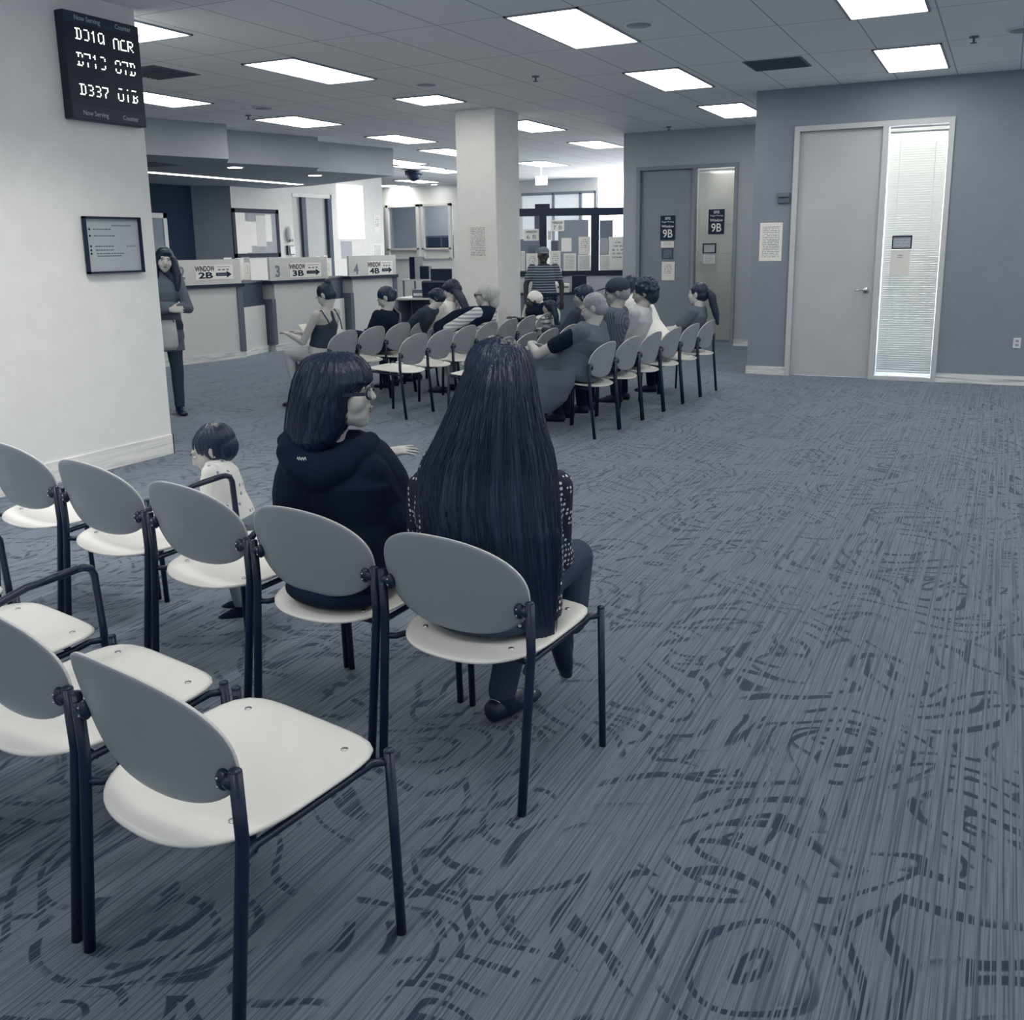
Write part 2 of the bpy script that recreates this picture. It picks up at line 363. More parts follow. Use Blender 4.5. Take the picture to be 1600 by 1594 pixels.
def tag(o, label=None, cat=None, group=None, kind=None):
    if label: o['label'] = label
    if cat: o['category'] = cat
    if group: o['group'] = group
    if kind: o['kind'] = kind
    return o
def thing(name, label, cat, loc=(0, 0, 0), rz=0, group=None):
    o = bpy.data.objects.new(name, None); C.objects.link(o); o.empty_display_size = .1
    o.location = loc; o.rotation_euler = (0, 0, rz); return tag(o, label, cat, group)
def struct(o): o['kind'] = 'structure'; return o
def copy_tree(o, parent=None):
    c = o.copy(); C.objects.link(c)
    if parent: c.parent = parent
    for ch in [x for x in bpy.data.objects if x.parent == o]: copy_tree(ch, c)
    return c
def children(o): return [x for x in bpy.data.objects if x.parent == o]
def text(s, size, m_, parent, x, z, y=-.002, name='lettering', sx=1.0, bold=0, align='CENTER', label=None):
    cu = bpy.data.curves.new(name, 'FONT'); cu.body = s; cu.size = size; cu.align_x = align; cu.align_y = 'CENTER'; cu.extrude = .0006; cu.offset = bold; cu.resolution_u = 3
    o = bpy.data.objects.new(name, cu); C.objects.link(o)
    dg = bpy.context.evaluated_depsgraph_get(); dg.update(); me = bpy.data.meshes.new_from_object(o.evaluated_get(dg))
    bpy.data.objects.remove(o); bpy.data.curves.remove(cu)
    # lie in the x-z plane facing -y
    me.transform(Matrix(((sx, 0, 0, 0), (0, 0, -1, 0), (0, 1, 0, 0), (0, 0, 0, 1))))
    me.materials.clear(); me.materials.append(m_)
    o = bpy.data.objects.new(name, me); C.objects.link(o); o.parent = parent; o.location = (x, y, z)
    if label: o['label'] = label
    return o

# ------------------------------------------------------------------ room shell
CZ = 3.25
XL, XR, Y0, Y1 = -17.5, 4.2, -4.5, 24.3
struct(MB().ab((XL, Y0, -.1), (XR, Y1, 0)).build('floor', MT['carpet']))
struct(MB().ab((XL, Y0, CZ), (XR, Y1, CZ+.1)).build('ceiling', MT['ceiling']))
# left block (wall that carries the sign)
struct(MB().ab((-9.0, -.6, 0), (-5.74, 5.49, CZ)).build('wall_left', MT['wall_light']))
struct(MB().ab((-5.74, -.6, 0), (-5.73, 5.50, .15)).ab((-9, 5.49, 0), (-5.73, 5.50, .15)).build('baseboard_left', streak_mat('scuffed_pale_baseboard', (.90, .90, .89, 1), (.62, .65, .68, 1), 1.5, 1.5, 40, .60)))
# right wall with the big door
YW = 11.78
b = MB()
for a_, c_ in (((-2.71, YW, 0), (-2.26, YW+.14, CZ)), ((-2.26, YW, 2.83), (-.60, YW+.14, CZ)), ((-.60, YW, 0), (XR, YW+.14, CZ)), ((-2.71, YW+.14, 0), (-2.57, 15.0, CZ))): b.ab(a_, c_)
struct(b.build('wall_right', MT['wall_mid']))
struct(MB().ab((-2.72, YW-.014, 0), (-2.26, YW, .10)).ab((-.60, YW-.014, 0), (XR, YW, .10)).ab((-2.724, YW-.014, 0), (-2.71, 15, .10)).build('baseboard_right', MT['base']))
# recess wall
b = MB()
for a_, c_ in (((-5.5, 15.0, 0), (-5.27, 15.14, CZ)), ((-5.27, 15.0, 2.73), (-3.68, 15.14, CZ)), ((-3.68, 15.0, 0), (-2.5, 15.14, CZ)), ((-5.5, 15.14, 0), (-5.36, 17.2, CZ))): b.ab(a_, c_)
struct(b.build('wall_recess', mat('recess_paint', (.40, .44, .50, 1), .85, .2)))
struct(MB().ab((-3.68, 14.988, 0), (-2.71, 15.0, .10)).build('baseboard_recess', MT['base']))
# far walls
b = MB().ab((XL, 24.13, 0), (-16.05, 24.3, CZ)).ab((-16.05, 24.13, 2.74), (-13.85, 24.3, CZ)).ab((-16.05, 24.13, 0), (-13.85, 24.3, 1.25)).ab((-13.85, 24.13, 0), (-11.7, 24.3, CZ)).ab((-11.7, 24.13, 2.9), (-4, 24.3, CZ)).ab((-11.7, 24.13, 0), (-4, 24.3, 1.0))
struct(b.build('wall_back', MT['wall_light']))
struct(MB().ab((XL-.1, Y0, 0), (XL, Y1, CZ)).build('wall_far_left', MT['wall_dark']))
# wall behind the counters: dark, grey corner, pale, white
struct(MB().ab((-14.4, 7.0, 0), (-14.3, 14.72, CZ)).build('wall_dark', MT['wall_dark']))
struct(MB().prism([(-14.4, 14.72), (-14.3, 14.72), (-13.8, 15.26), (-13.95, 15.3)], 0, CZ).build('wall_corner', MT['wall_mid']))
struct(MB().ab((-13.95, 15.26, 0), (-13.8, 17.14, CZ)).ab((-13.95, 17.14, 2.72), (-13.8, 18.52, CZ)).ab((-13.95, 18.52, 0), (-13.8, 20.6, CZ)).build('wall_office', MT['wall_white']))

# central column with its notice
struct(MB().ab((-6.42, 11.3, 0), (-5.85, 11.98, CZ), .01).build('wall_column', MT['wall_light']))

def place(px0, py0, px1, py1, plane, val):
    f_ = {'x': atx, 'y': aty}[plane]
    a_ = f_(px0, py0, val); b_ = f_(px1, py0, val); c_ = f_(px0, py1, val); d_ = f_(px1, py1, val)
    ctr = (a_+b_+c_+d_)/4
    wd = ((b_-a_).length+(d_-c_).length)/2; ht = ((a_-c_).length+(b_-d_).length)/2
    return ctr, wd, ht
def sheet(name, label, cat, px0, py0, px1, py1, plane, val, m_, frame=None, th=.004, group=None, fw_=.012, parent=None, tilt=0):
    ctr, wd, ht = place(px0, py0, px1, py1, plane, val)
    rz = 0 if plane == 'y' else PI/2
    off = V((0, -th/2-.001, 0)) if plane == 'y' else V((th/2+.001, 0, 0))
    if frame:
        t = thing(name, label, cat, ctr+off, rz, group); t.rotation_euler[1] = tilt
        MB().box((0, 0, 0), (wd, th, ht)).build('sheet', m_, t)
        fb = MB()
        for s in (-1, 1):
            fb.box((s*(wd/2), -.006, 0), (fw_, .02, ht+fw_)); fb.box((0, -.006, s*(ht/2)), (wd+fw_, .02, fw_))
        fb.build('frame', frame, t); return t, wd, ht
    o = MB().box((0, 0, 0), (wd, th, ht)).build(name, m_, parent, ctr+off, (0, tilt, rz))
    if not parent: tag(o, label, cat, group)
    return o, wd, ht

sheet('notice', 'tall printed notice taped to the face of the square column', 'notice', 732, 350, 762, 406, 'y', 11.3, MT['txt'])
sheet('notice', 'printed notice on grey wall between thermostat and big door', 'notice', 1187, 348, 1222, 408, 'y', YW, MT['txt'])

# ------------------------------------------------------------------ soffit over the counters
struct(MB().prism([(-14.3, 6.2), (-11.35, 6.2), (-9.75, 10.8), (-10.19, 11.25), (-9.69, 12.75), (-10.12, 13.22), (-9.72, 14.9), (-12.5, 16.2), (-13.8, 16.4), (-13.8, 15.3), (-14.3, 14.7)], 2.79, CZ-.001).build('ceiling_soffit', MT['soffit']))
a_ = atz(232, 268, 2.785); b_ = atz(470, 287.5, 2.785)
t = thing('strip_light', 'long thin strip light glowing under the soffit above the counters', 'ceiling light', (a_+b_)/2+V((0, -.9, -.008)), math.atan2((b_-a_).y, (b_-a_).x))
MB().box((0, 0, 0), ((b_-a_).length+1.8, .16, .012)).build('diffuser', MT['strip'], t); MB().box((0, 0, .004), ((b_-a_).length+1.86, .2, .012)).build('housing', MT['frame'], t)
def ceil_disc(name, label, cat, x, y, z, r, m_, h=.02, group=None, inner=None, part='lens'):
    t = thing(name, label, cat, (x, y, z), 0, group)
    MB().tube([(0, 0, 0), (0, 0, -h)], r, 24).build('trim_ring', MT['plate'] if inner else m_, t)
    if inner: MB().tube([(0, 0, -h-.004), (0, 0, -h+.002)], r*.82, 24).build(part, inner, t)
    return t
for (px, py, lb) in ((367, 261, 'round recessed downlight in the soffit, nearer the sign wall'), (492, 273.5, 'round recessed downlight in the soffit, nearer the column')):
    p = atz(px, py, 2.79); ceil_disc('downlight', lb, 'ceiling light', p.x, p.y, 2.79, .13, MT['plate'], .01, 'soffit downlights', MT['spotlens'])

# ------------------------------------------------------------------ ceiling lights
def panel_light(x0, y0, x1, y1, label):
    cx_, cy_ = (x0+x1)/2, (y0+y1)/2; sx, sy = x1-x0, y1-y0
    t = thing('ceiling_light', label, 'ceiling light', (cx_, cy_, CZ), 0, 'recessed ceiling panel lights')
    MB().box((0, 0, -.004), (sx, sy, .006)).build('diffuser', MT['panel'], t)
    f_ = MB()
    for s in (-1, 1): f_.box((s*(sx/2+.01), 0, -.006), (.02, sy+.04, .012)); f_.box((0, s*(sy/2+.01), -.006), (sx+.04, .02, .012))
    f_.build('trim_frame', MT['grille'], t)
vis = [(-3.53, 7.04, -2.96, 8.4, 'large ceiling panel light, the biggest one at the top centre'),
 (-3.6, 9.82, -3.05, 11.14, 'ceiling panel light above the middle of the open floor left of the vent'),
 (-3.63, 12.6, -3.08, 13.95, 'ceiling panel light partly cut off by the corner of the right wall'),
 (-1.23, 7.1, -.68, 8.45, 'ceiling panel light cut by the top edge near the right'),
 (-1.23, 9.88, -.68, 11.22, 'ceiling panel light right of the square vent above the big door'),
 (-6.5, 7.5, -5.93, 8.8, 'long ceiling panel light over the standing woman, right of the sign wall'),
 (-6.5, 10.05, -5.93, 10.68, 'short ceiling panel light just left of the top of the column'),
 (-6.62, 12.66, -6.05, 14.0, 'ceiling panel light just right of the top of the column'),
 (-6.75, 15.7, -6.2, 16.95, 'ceiling panel light in front of the ticket booth near the recess wall'),
 (-6.6, 4.9, -6.0, 6.3, 'ceiling panel light beside the number sign, cut by the sign wall'),
 (-9.1, 7.9, -8.5, 9.2, 'ceiling panel light above the counter end, second beside the sign wall'),
 (-9.08, 10.6, -8.42, 11.65, 'ceiling panel light in front of the soffit over window three'),
 (-9.05, 13.12, -8.5, 14.35, 'ceiling panel light in front of the end of the soffit')]
for v_ in vis: panel_light(*v_)
def plz(px, py): return atz(px, py, CZ)
far = [((690, 267), 'far ceiling panel light above the office window wall, right one'), ((652, 283), 'farthest long ceiling panel light close to the office window wall'),
       ((622, 253.5), 'far ceiling panel light peeping past the soffit end'), ((705, 237.5), 'far ceiling panel light half hidden by the left edge of the column'),
       ((615, 291), 'far ceiling panel light at the corner of the office window wall'), ((850, 256), 'far ceiling panel light beyond the column near the exit sign')]
for (p_, lb) in far:
    q = plz(*p_); panel_light(q.x-.3, q.y-.65, q.x+.3, q.y+.65, lb)
k = 0
names = ['behind the viewer', 'behind the viewer on the left', 'behind the viewer on the right', 'over the right side of the hall']
for (x, y) in ((-.95, 4.6), (-.95, 1.8), (-.95, -1.2), (-3.3, -1.4), (1.6, 10.5), (1.6, 7.7), (1.6, 4.6), (1.6, 1.8), (3.4, 9), (3.4, 4.6), (-9, 16.6), (-9, 19.4), (-6.4, 19.6), (-11.5, 18.6)):
    panel_light(x-.29, y-.66, x+.29, y+.66, 'recessed ceiling panel light in the grid out of the photo, at %.0f and %.0f metres' % (x, y))

def wall_fill_light(x, y, label, watts=30, spread=112):  # added light, out of view, to brighten the lower part of the sign wall
    t = thing('ceiling_light', label, 'ceiling light', (x, y, CZ), 0, 'recessed ceiling panel lights')
    MB().box((0, 0, -.004), (.58, 1.3, .006)).build('diffuser', emit('fill_diffuser', (1, .985, .93, 1), 1.5), t)
    ld = bpy.data.lights.new('wall_fill_lamp', 'AREA'); ld.shape = 'RECTANGLE'; ld.size = .56; ld.size_y = 1.28; ld.energy = watts; ld.spread = R(spread); ld.color = (1, .965, .90)
    lo = bpy.data.objects.new('wall_fill_lamp', ld); C.objects.link(lo); lo.parent = t; lo.location = (0, 0, -.02)
for (x, y) in ((-4.3, 4.1), (-4.3, 1.4)):
    wall_fill_light(x, y, 'added ceiling light out of view that brightens the lower sign wall, %s' % ('farther one' if y > 2 else 'nearer one'))
def vent(x0, y0, x1, y1, label):
    t = thing('ceiling_vent', label, 'vent', ((x0+x1)/2, (y0+y1)/2, CZ), 0)
    MB().box((0, 0, -.003), (x1-x0, y1-y0, .006)).build('backing', MT['vent'], t)
    s = MB()
    for i in range(9): s.box((0, (i-4)*(y1-y0)/9.5, -.009), (x1-x0-.04, .02, .006), Matrix.Rotation(.5, 3, 'X'))
    s.build('louvre', MT['vent'], t)
vent(-2.42, 9.85, -1.87, 10.43, 'square dark air vent in the ceiling between two panel lights'); vent(-7.8, 7.12, -7.25, 7.72, 'dark square ceiling vent beside the number sign wall')
q = plz(300, 197) ; q2 = atz(265, 258, 2.785)
t = thing('ceiling_vent', 'dark vent in the underside of the soffit above the strip light', 'vent', (q2.x-.1, q2.y-.2, 2.79), .1)
MB().box((0, 0, -.005), (.6, .6, .01)).build('backing', MT['vent'], t)
q = plz(655, 264); vent(q.x-.3, q.y-.3, q.x+.3, q.y+.3, 'dark vent in the ceiling behind the security camera')
for (px, py, lb) in ((998, 37, 'round ceiling speaker beside the biggest panel light'), (666, 131, 'round ceiling speaker above the short panel light by the column'), (412, 168, 'round ceiling speaker between two long panel lights on the left'), (1598, 45, 'round ceiling speaker at the right edge of the picture')):
    q = plz(px, py); ceil_disc('ceiling_speaker', lb, 'speaker', q.x, q.y, CZ, .12, MT['grille'], .012, None, MT['grille'], 'grille')
for (px, py, lb) in ((1522, 57, 'small sprinkler head in the ceiling right of the door'), (837, 119, 'small sprinkler head in the ceiling above the column'), (1045, 198, 'small sprinkler head before the recess wall'), (388, 180, 'small sprinkler head left of the long panel light')):
    q = plz(px, py); t = thing('sprinkler_head', lb, 'sprinkler', (q.x, q.y, CZ))
    MB().tube([(0, 0, 0), (0, 0, -.01)], .04, 14).build('escutcheon', MT['vent'], t); MB().tube([(0, 0, -.01), (0, 0, -.05)], .01, 8).tube([(0, 0, -.05), (0, 0, -.055)], .028, 12).build('deflector', MT['vent'], t)
q = plz(646, 267); t = thing('security_camera', 'black dome security camera hanging from the ceiling beyond the soffit', 'camera', (q.x, q.y, CZ))
MB().tube([(0, 0, 0), (0, 0, -.09)], .2, 18).build('housing', MT['blackplastic'], t); MB().ell((0, 0, -.09), .16, .16, .14).build('dome', MT['black'], t)

# ------------------------------------------------------------------ doors
def blinds(parent, w_, z0, z1, y=0.0, pitch=.025):
    s = MB(); n = int((z1-z0)/pitch)
    for i in range(n): s.box((0, y, z0+pitch*(i+.5)), (w_-.02, .003, pitch*1.02), Matrix.Rotation(R(24), 3, 'X'))
    s.box((0, y, z1+.015), (w_-.01, .03, .03)); s.box((0, y, z0-.012), (w_-.02, .02, .018))
    o = s.build('blind_slats', MT['slat'], parent)
    c = MB()
    for x in (-w_*.3, w_*.3): c.tube([(x, y-.02, z0), (x, y-.02, z1)], .0015, 5)
    c.build('cord', MT['plate'], parent); return o
def door_unit(name, x0, x1, xm, xd, zt, y, slab, hx=None, nm='1'):
    """frame from x0 to x1, mullion at xm (width xd)"""
    t = thing(name, None, None, ((x0+x1)/2, y, 0)); t['kind'] = 'structure'; cx_ = (x0+x1)/2
    f_ = MB(); fwid = .055
    f_.ab((x0-cx_, -.03, 0), (x0+fwid-cx_, .10, zt)); f_.ab((x1-fwid-cx_, -.03, 0), (x1-cx_, .10, zt)); f_.ab((x0+fwid-cx_, -.028, zt-fwid), (x1-fwid-cx_, .10, zt))
    f_.ab((xm-xd/2-cx_, -.026, 0), (xm+xd/2-cx_, .10, zt-fwid)); f_.ab((xm+xd/2-cx_, -.024, 0), (x1-fwid-cx_, .10, .04))
    f_.build('door_frame', MT['frame'] if slab is MT['door'] else mat('dim_frame', (.24, .28, .34, 1)), t)
    MB().ab((x0+fwid+.004-cx_, .035, .008), (xm-xd/2-.004-cx_, .08, zt-fwid-.004)).build('door_slab', slab, t)
    return t
D1 = door_unit('door_1', -2.26, -.60, -1.285, .06, 2.83, YW, MT['door'])
# lever handle
h = MB().tube([(0, 0, 0), (0, -.012, 0)], .034, 20).tube([(0, -.012, 0), (0, -.05, 0)], .012, 12).tube([(0, -.05, 0), (-.03, -.054, .004), (-.085, -.05, -.002), (-.115, -.046, -.006)], .0095, 10)
ho = h.build('door_handle', MT['chrome'], D1, (-1.40+1.43, .034, 1.01)); MB().box((0, 0, 0), (.012, .004, .07)).build('latch_plate', MT['chrome'], D1, (-1.335+1.43, .033, 1.01))
g = thing('window_1', None, None, (-.955, YW+.06, 0)); g['kind'] = 'structure'
MB().ab((-.29, -.062, .05), (.29, -.056, 2.76)).build('pane', MT['glass'], g)
blinds(g, .60, .1, 2.72, 0.02)
D2 = door_unit('door_2', -5.27, -3.68, -4.355, .05, 2.73, 15.0, MT['door_dark'])
g2 = thing('window_2', None, None, (-4.02, 15.06, 0)); g2['kind'] = 'structure'
MB().ab((-.28, -.062, .05), (.28, -.056, 2.66)).build('pane', MT['glass'], g2)
blinds(g2, .59, .1, 2.62, 0.02)
# the offices behind both sidelights
struct(MB().ab((-2.57, YW+.14+2.6, 0), (1.2, YW+2.84, 2.9)).ab((1.2, YW+.14, 0), (1.3, YW+2.84, 2.9)).build('wall_office_right', MT['wall_white']))
struct(MB().ab((-5.36, 17.1, 0), (-2.5, 17.2, 2.9)).ab((-2.57, 15.0, 0), (-2.5, 17.2, 2.9)).build('wall_office_recess', MT['wall_white']))
t = thing('ceiling_light', 'bright ceiling light inside the office behind the big sidelight', 'ceiling light', (-1.0, YW+.9, 2.95))
MB().box((0, 0, 0), (1.0, .6, .02)).build('diffuser', emit('office_lamp', (1, .985, .93, 1), 330), t)
t = thing('ceiling_light', 'ceiling light inside the fingerprint office behind the sidelight', 'ceiling light', (-4.0, 16.2, 2.95))
MB().box((0, 0, 0), (1.0, .5, .02)).build('diffuser', emit('office_lamp_dim', (1, .985, .93, 1), 7), t)

# items on the right wall
ctr, wd, ht = place(1216, 301, 1234, 318, 'y', YW)
t = thing('thermostat', 'small dark wall thermostat left of the big door frame', 'thermostat', ctr)
MB().box((0, -.015, -.03), (wd, .03, ht*.45), None, .004).build('base', MT['thermo'], t); MB().box((0, -.02, .035), (wd, .04, ht*.42), None, .006).build('cover', MT['vent'], t)
ctr, wd, ht = place(1583, 528, 1595, 544, 'y', YW)
t = thing('wall_outlet', 'white power outlet low on the grey wall at the right edge', 'outlet', ctr)
MB().box((0, -.004, 0), (wd, .008, ht), None, .002).build('plate', MT['plate'], t)
s = MB()
for z in (-.022, .022): s.box((0, -.009, z), (.03, .003, .025))
s.build('socket', MT['grille'], t)
GY = YW-.003
sheet('door_nameplate', 'small black framed plate on the sidelight of the big door', 'plate', 1395, 369, 1424, 388, 'y', GY, print_mat('plate1', (.45, .5, .56, 1), (.3, .34, .4, 1), 4), MT['ink'], fw_=.012)
sheet('notice', 'blank looking white sheet with two words under the framed plate on the sidelight', 'notice', 1391, 391, 1421, 430, 'y', GY, print_mat('plate2', (.8, .8, .78, 1), (.35, .39, .45, 1), 12, .36, .62, .66, .86, 8, .2))
# 9B signs
def sign9(px0, py0, px1, py1, label, y):
    ctr, wd, ht = place(px0, py0, px1, py1, 'y', y)
    t = thing('window_sign', label, 'sign', ctr+V((0, -.004, 0)))
    MB().box((0, 0, 0), (wd, .005, ht)).build('board', MT['sign'], t)
    text('SFIS', ht*.15, MT['white'], t, 0, ht*.38, -.003, bold=.001); text('Finger Printing', ht*.095, MT['white'], t, 0, ht*.245, -.003, sx=.95)
    text('Window', ht*.15, MT['white'], t, 0, ht*.06, -.003, bold=.001); text('9B', ht*.47, MT['white'], t, 0, -ht*.25, -.003, sx=.88, bold=.002)
sign9(1032, 337, 1055, 375, 'navy window 9B sign on the grey recess door', 15.03)
sign9(1107, 327, 1132, 366, 'navy window 9B sign on the blind covered sidelight', 14.99)
sheet('notice', 'small white slip directly under the door sign in the recess', 'notice', 1033, 377, 1053, 387, 'y', 15.03, MT['txt_few'])
sheet('notice', 'dark notice in the middle of the recess door', 'notice', 1034, 388, 1052, 405, 'y', 15.03, MT['txt_dark'])
sheet('notice', 'white lettered sheet lowest on the recess door', 'notice', 1034, 409, 1054, 438, 'y', 15.03, MT['txt_few'])
sheet('door_nameplate', 'small dark framed plate on the recess sidelight', 'plate', 1099, 381, 1118, 395, 'y', 14.99, MT['greypaper'], MT['ink'], fw_=.015)
sheet('notice', 'grey printed slip under the framed plate on the recess sidelight', 'notice', 1099, 398, 1117, 412, 'y', 14.99, print_mat('slip', (.6, .62, .65, 1), (.2, .24, .3, 1), 6))

# ------------------------------------------------------------------ number sign and framed notice on the left wall
ctr, wd, ht = place(93, 15, 212, 190, 'x', -5.72)
a_ = atx(88, 16, -5.72); b_ = atx(210, 43, -5.72); c_ = atx(103, 185, -5.72); d_ = atx(217, 200, -5.72)
ctr = (a_+b_+c_+d_)/4; wd = (b_.y-a_.y+d_.y-c_.y)/2; ht = (a_.z-c_.z+b_.z-d_.z)/2
LS = thing('number_sign', 'black electronic now serving counter sign high on the pale wall', 'sign', V((-5.70, ctr.y, ctr.z)), PI/2)
MB().box((0, 0, 0), (wd, .08, ht), None, .006).build('case', MT['ledbox'], LS)
MB().box((0, -.0405, ht*.445), (wd*.98, .002, ht*.10)).build('label_band', MT['ledstrip'], LS); MB().box((0, -.0405, -ht*.43), (wd*.98, .002, ht*.13)).build('label_band', MT['ledstrip'], LS)
for z in (.445, -.435):
    text('Now Serving', ht*.066, MT['signtext'], LS, -wd*.2, ht*z, -.043, sx=.9, bold=.0006); text('Counter', ht*.066, MT['signtext'], LS, wd*.27, ht*z, -.043, sx=.9, bold=.0006)
GL = {'D': ["11110", "01001", "01001", "01001", "01001", "01001", "11110"], '0': ["01110", "10001", "10001", "10001", "10001", "10001", "01110"],
      '1': ["00100", "01100", "00100", "00100", "00100", "00100", "00100"], '3': ["01110", "00001", "00001", "00110", "00001", "00001", "01110"],
      '7': ["11111", "00001", "00001", "00010", "00100", "00100", "00100"], 'B': ["11110", "01001", "01001", "01110", "01001", "01001", "11110"],
      'N': ["01110", "10001", "10001", "10001", "10001", "10001", "10001"], 'C': ["01110", "10000", "10000", "10000", "10000", "10000", "11111"],
      'R': ["11110", "10001", "10001", "11110", "10100", "10010", "10001"], '2': ["01110", "00001", "00001", "00001", "00001", "00001", "01110"], '9': ["01110", "10001", "10001", "10001", "10001", "10011", "01101"]}
def leds(strn, x0, zc, cut=None, gap=0):
    dx = wd*.0165; dz = ht*.0155
    for ci, ch in enumerate(strn):
        s = MB()
        for r_, row in enumerate(GL[ch]):
            for c in range(5):
                if row[c] == '1':
                    z = zc+(3-r_)*dz
                    if cut is not None and r_ <= cut: z += gap
                    if cut is not None and r_ == cut+1: continue
                    s.box((x0+(ci*5.9+c)*dx, -.0415, z), (dx*.72, .003, dz*.72))
        s.build('led_digit', MT['led'], LS)
leds('D219', -wd*.36, ht*.30); leds('NCR', wd*.13, ht*.28)
leds('D713', -wd*.37, ht*.055, 2, ht*.02); leds('07B', wd*.13, ht*.05, 2, ht*.02)
leds('D337', -wd*.37, -ht*.215); leds('01B', wd*.13, -ht*.22, 0, ht*.02)
a_ = atx(127, 339, -5.73); b_ = atx(214, 342, -5.73); c_ = atx(137, 426, -5.73); d_ = atx(221, 424, -5.73)
ctr = (a_+b_+c_+d_)/4; wd2 = (b_.y-a_.y+d_.y-c_.y)/2; ht2 = (a_.z-c_.z+b_.z-d_.z)/2
t = thing('framed_notice', 'black framed grey notice with bullet list on the pale wall below the number sign', 'notice', V((-5.725, ctr.y, ctr.z)), PI/2)
MB().box((0, 0, 0), (wd2, .01, ht2)).build('sheet', mat('grey_sheet', (.44, .48, .53, 1), .5, .3), t)
pr = MB(); rnd = random.Random(4)
for z, x0_, x1_ in ((.29, -.34, -.02), (.17, -.34, .0), (-.02, -.33, .0), (-.09, -.33, .0), (-.155, -.32, .16), (-.20, -.31, .10), (-.02, .24, .38), (.36, .0, .30)):
    x_ = x0_
    while x_ < x1_:
        wl = rnd.uniform(.015, .05); pr.box(((x_+wl/2)*wd2, -.0058, z*ht2), (wl*wd2, .001, .018*ht2)); x_ += wl+.012
pr.build('printed_lines', MT['inkgrey'], t)
f_ = MB()
for s in (-1, 1): f_.box((s*wd2/2, -.012, 0), (.014, .03, ht2+.014)); f_.box((0, -.012, s*ht2/2), (wd2+.014, .03, .014))
f_.build('frame', MT['ink'], t)
s = MB()
for z in (.29, .17, -.02, -.09, -.155): s.ell((-wd2*.41, -.006, ht2*z), .008, .003, .008, None, 8, 6)
s.build('bullet', MT['ink'], t)

# ------------------------------------------------------------------ counters 2B 3B 4B
def counter_unit(num, p0, p1, has_left):
    p0, p1 = V((*p0, 0)), V((*p1, 0)); L = (p1-p0).length; rz = math.atan2((p1-p0).y, (p1-p0).x)
    # local x along the front, front faces local -y
    t = thing('service_counter', 'pale service counter of window %sB, with its number board on top' % num, 'counter', (p0+p1)/2, rz, 'service window counters')
    h = L/2
    MB().ab((-h+.07, 0, .1), (h-.09, .38, 1.04)).build('front_panel', MT['counter'], t)
    MB().ab((-h+.02, -.02, 0), (h, .38, .10)).build('kickboard', MT['base'], t)
    MB().ab((h-.09, -.03, .1), (h, .4, 1.04)).build('end_panel', MT['post'], t)
    MB().ab((-h, -.02, .1), (-h+.07, .4, .80 if has_left else 1.04)).build('end_panel', MT['post'], t)
    MB().ab((-h, -.05, 1.04), (h+.02, .42, 1.085)).build('countertop', MT['strip_dark'], t)
    MB().ab((-h, -.01, 1.085), (h, .04, 1.43)).build('number_board', MT['board'], t)
    if has_left:
        pass
    return t, L
U = {}
CU = (('2', (-10.28, 9.5), (-9.93, 11.07), False), ('3', (-10.13, atx(421, 425, -10.13).y), (-9.9, atx(511, 420, -9.9).y), True), ('4', (-10.12, atx(545, 420, -10.12).y), (-9.88, atx(618, 420, -9.88).y), True))
XY = {n_: (a_, b_) for n_, a_, b_, _ in CU}
for num, p0, p1, hl in CU:
    U[num] = counter_unit(num, p0, p1, hl)
def board_pt(num, px, py):
    t, L = U[num]; p0 = V(t.location); a_ = t.rotation_euler[2]; d = V((math.cos(a_), math.sin(a_), 0)); n = V((math.sin(a_), -math.cos(a_), 0))
    q = p0+n*.012; r_ = ray(px, py); tt = (q-CAM).dot(n)/r_.dot(n); P = CAM+r_*tt; return (P-p0).dot(d), P.z, a_, n
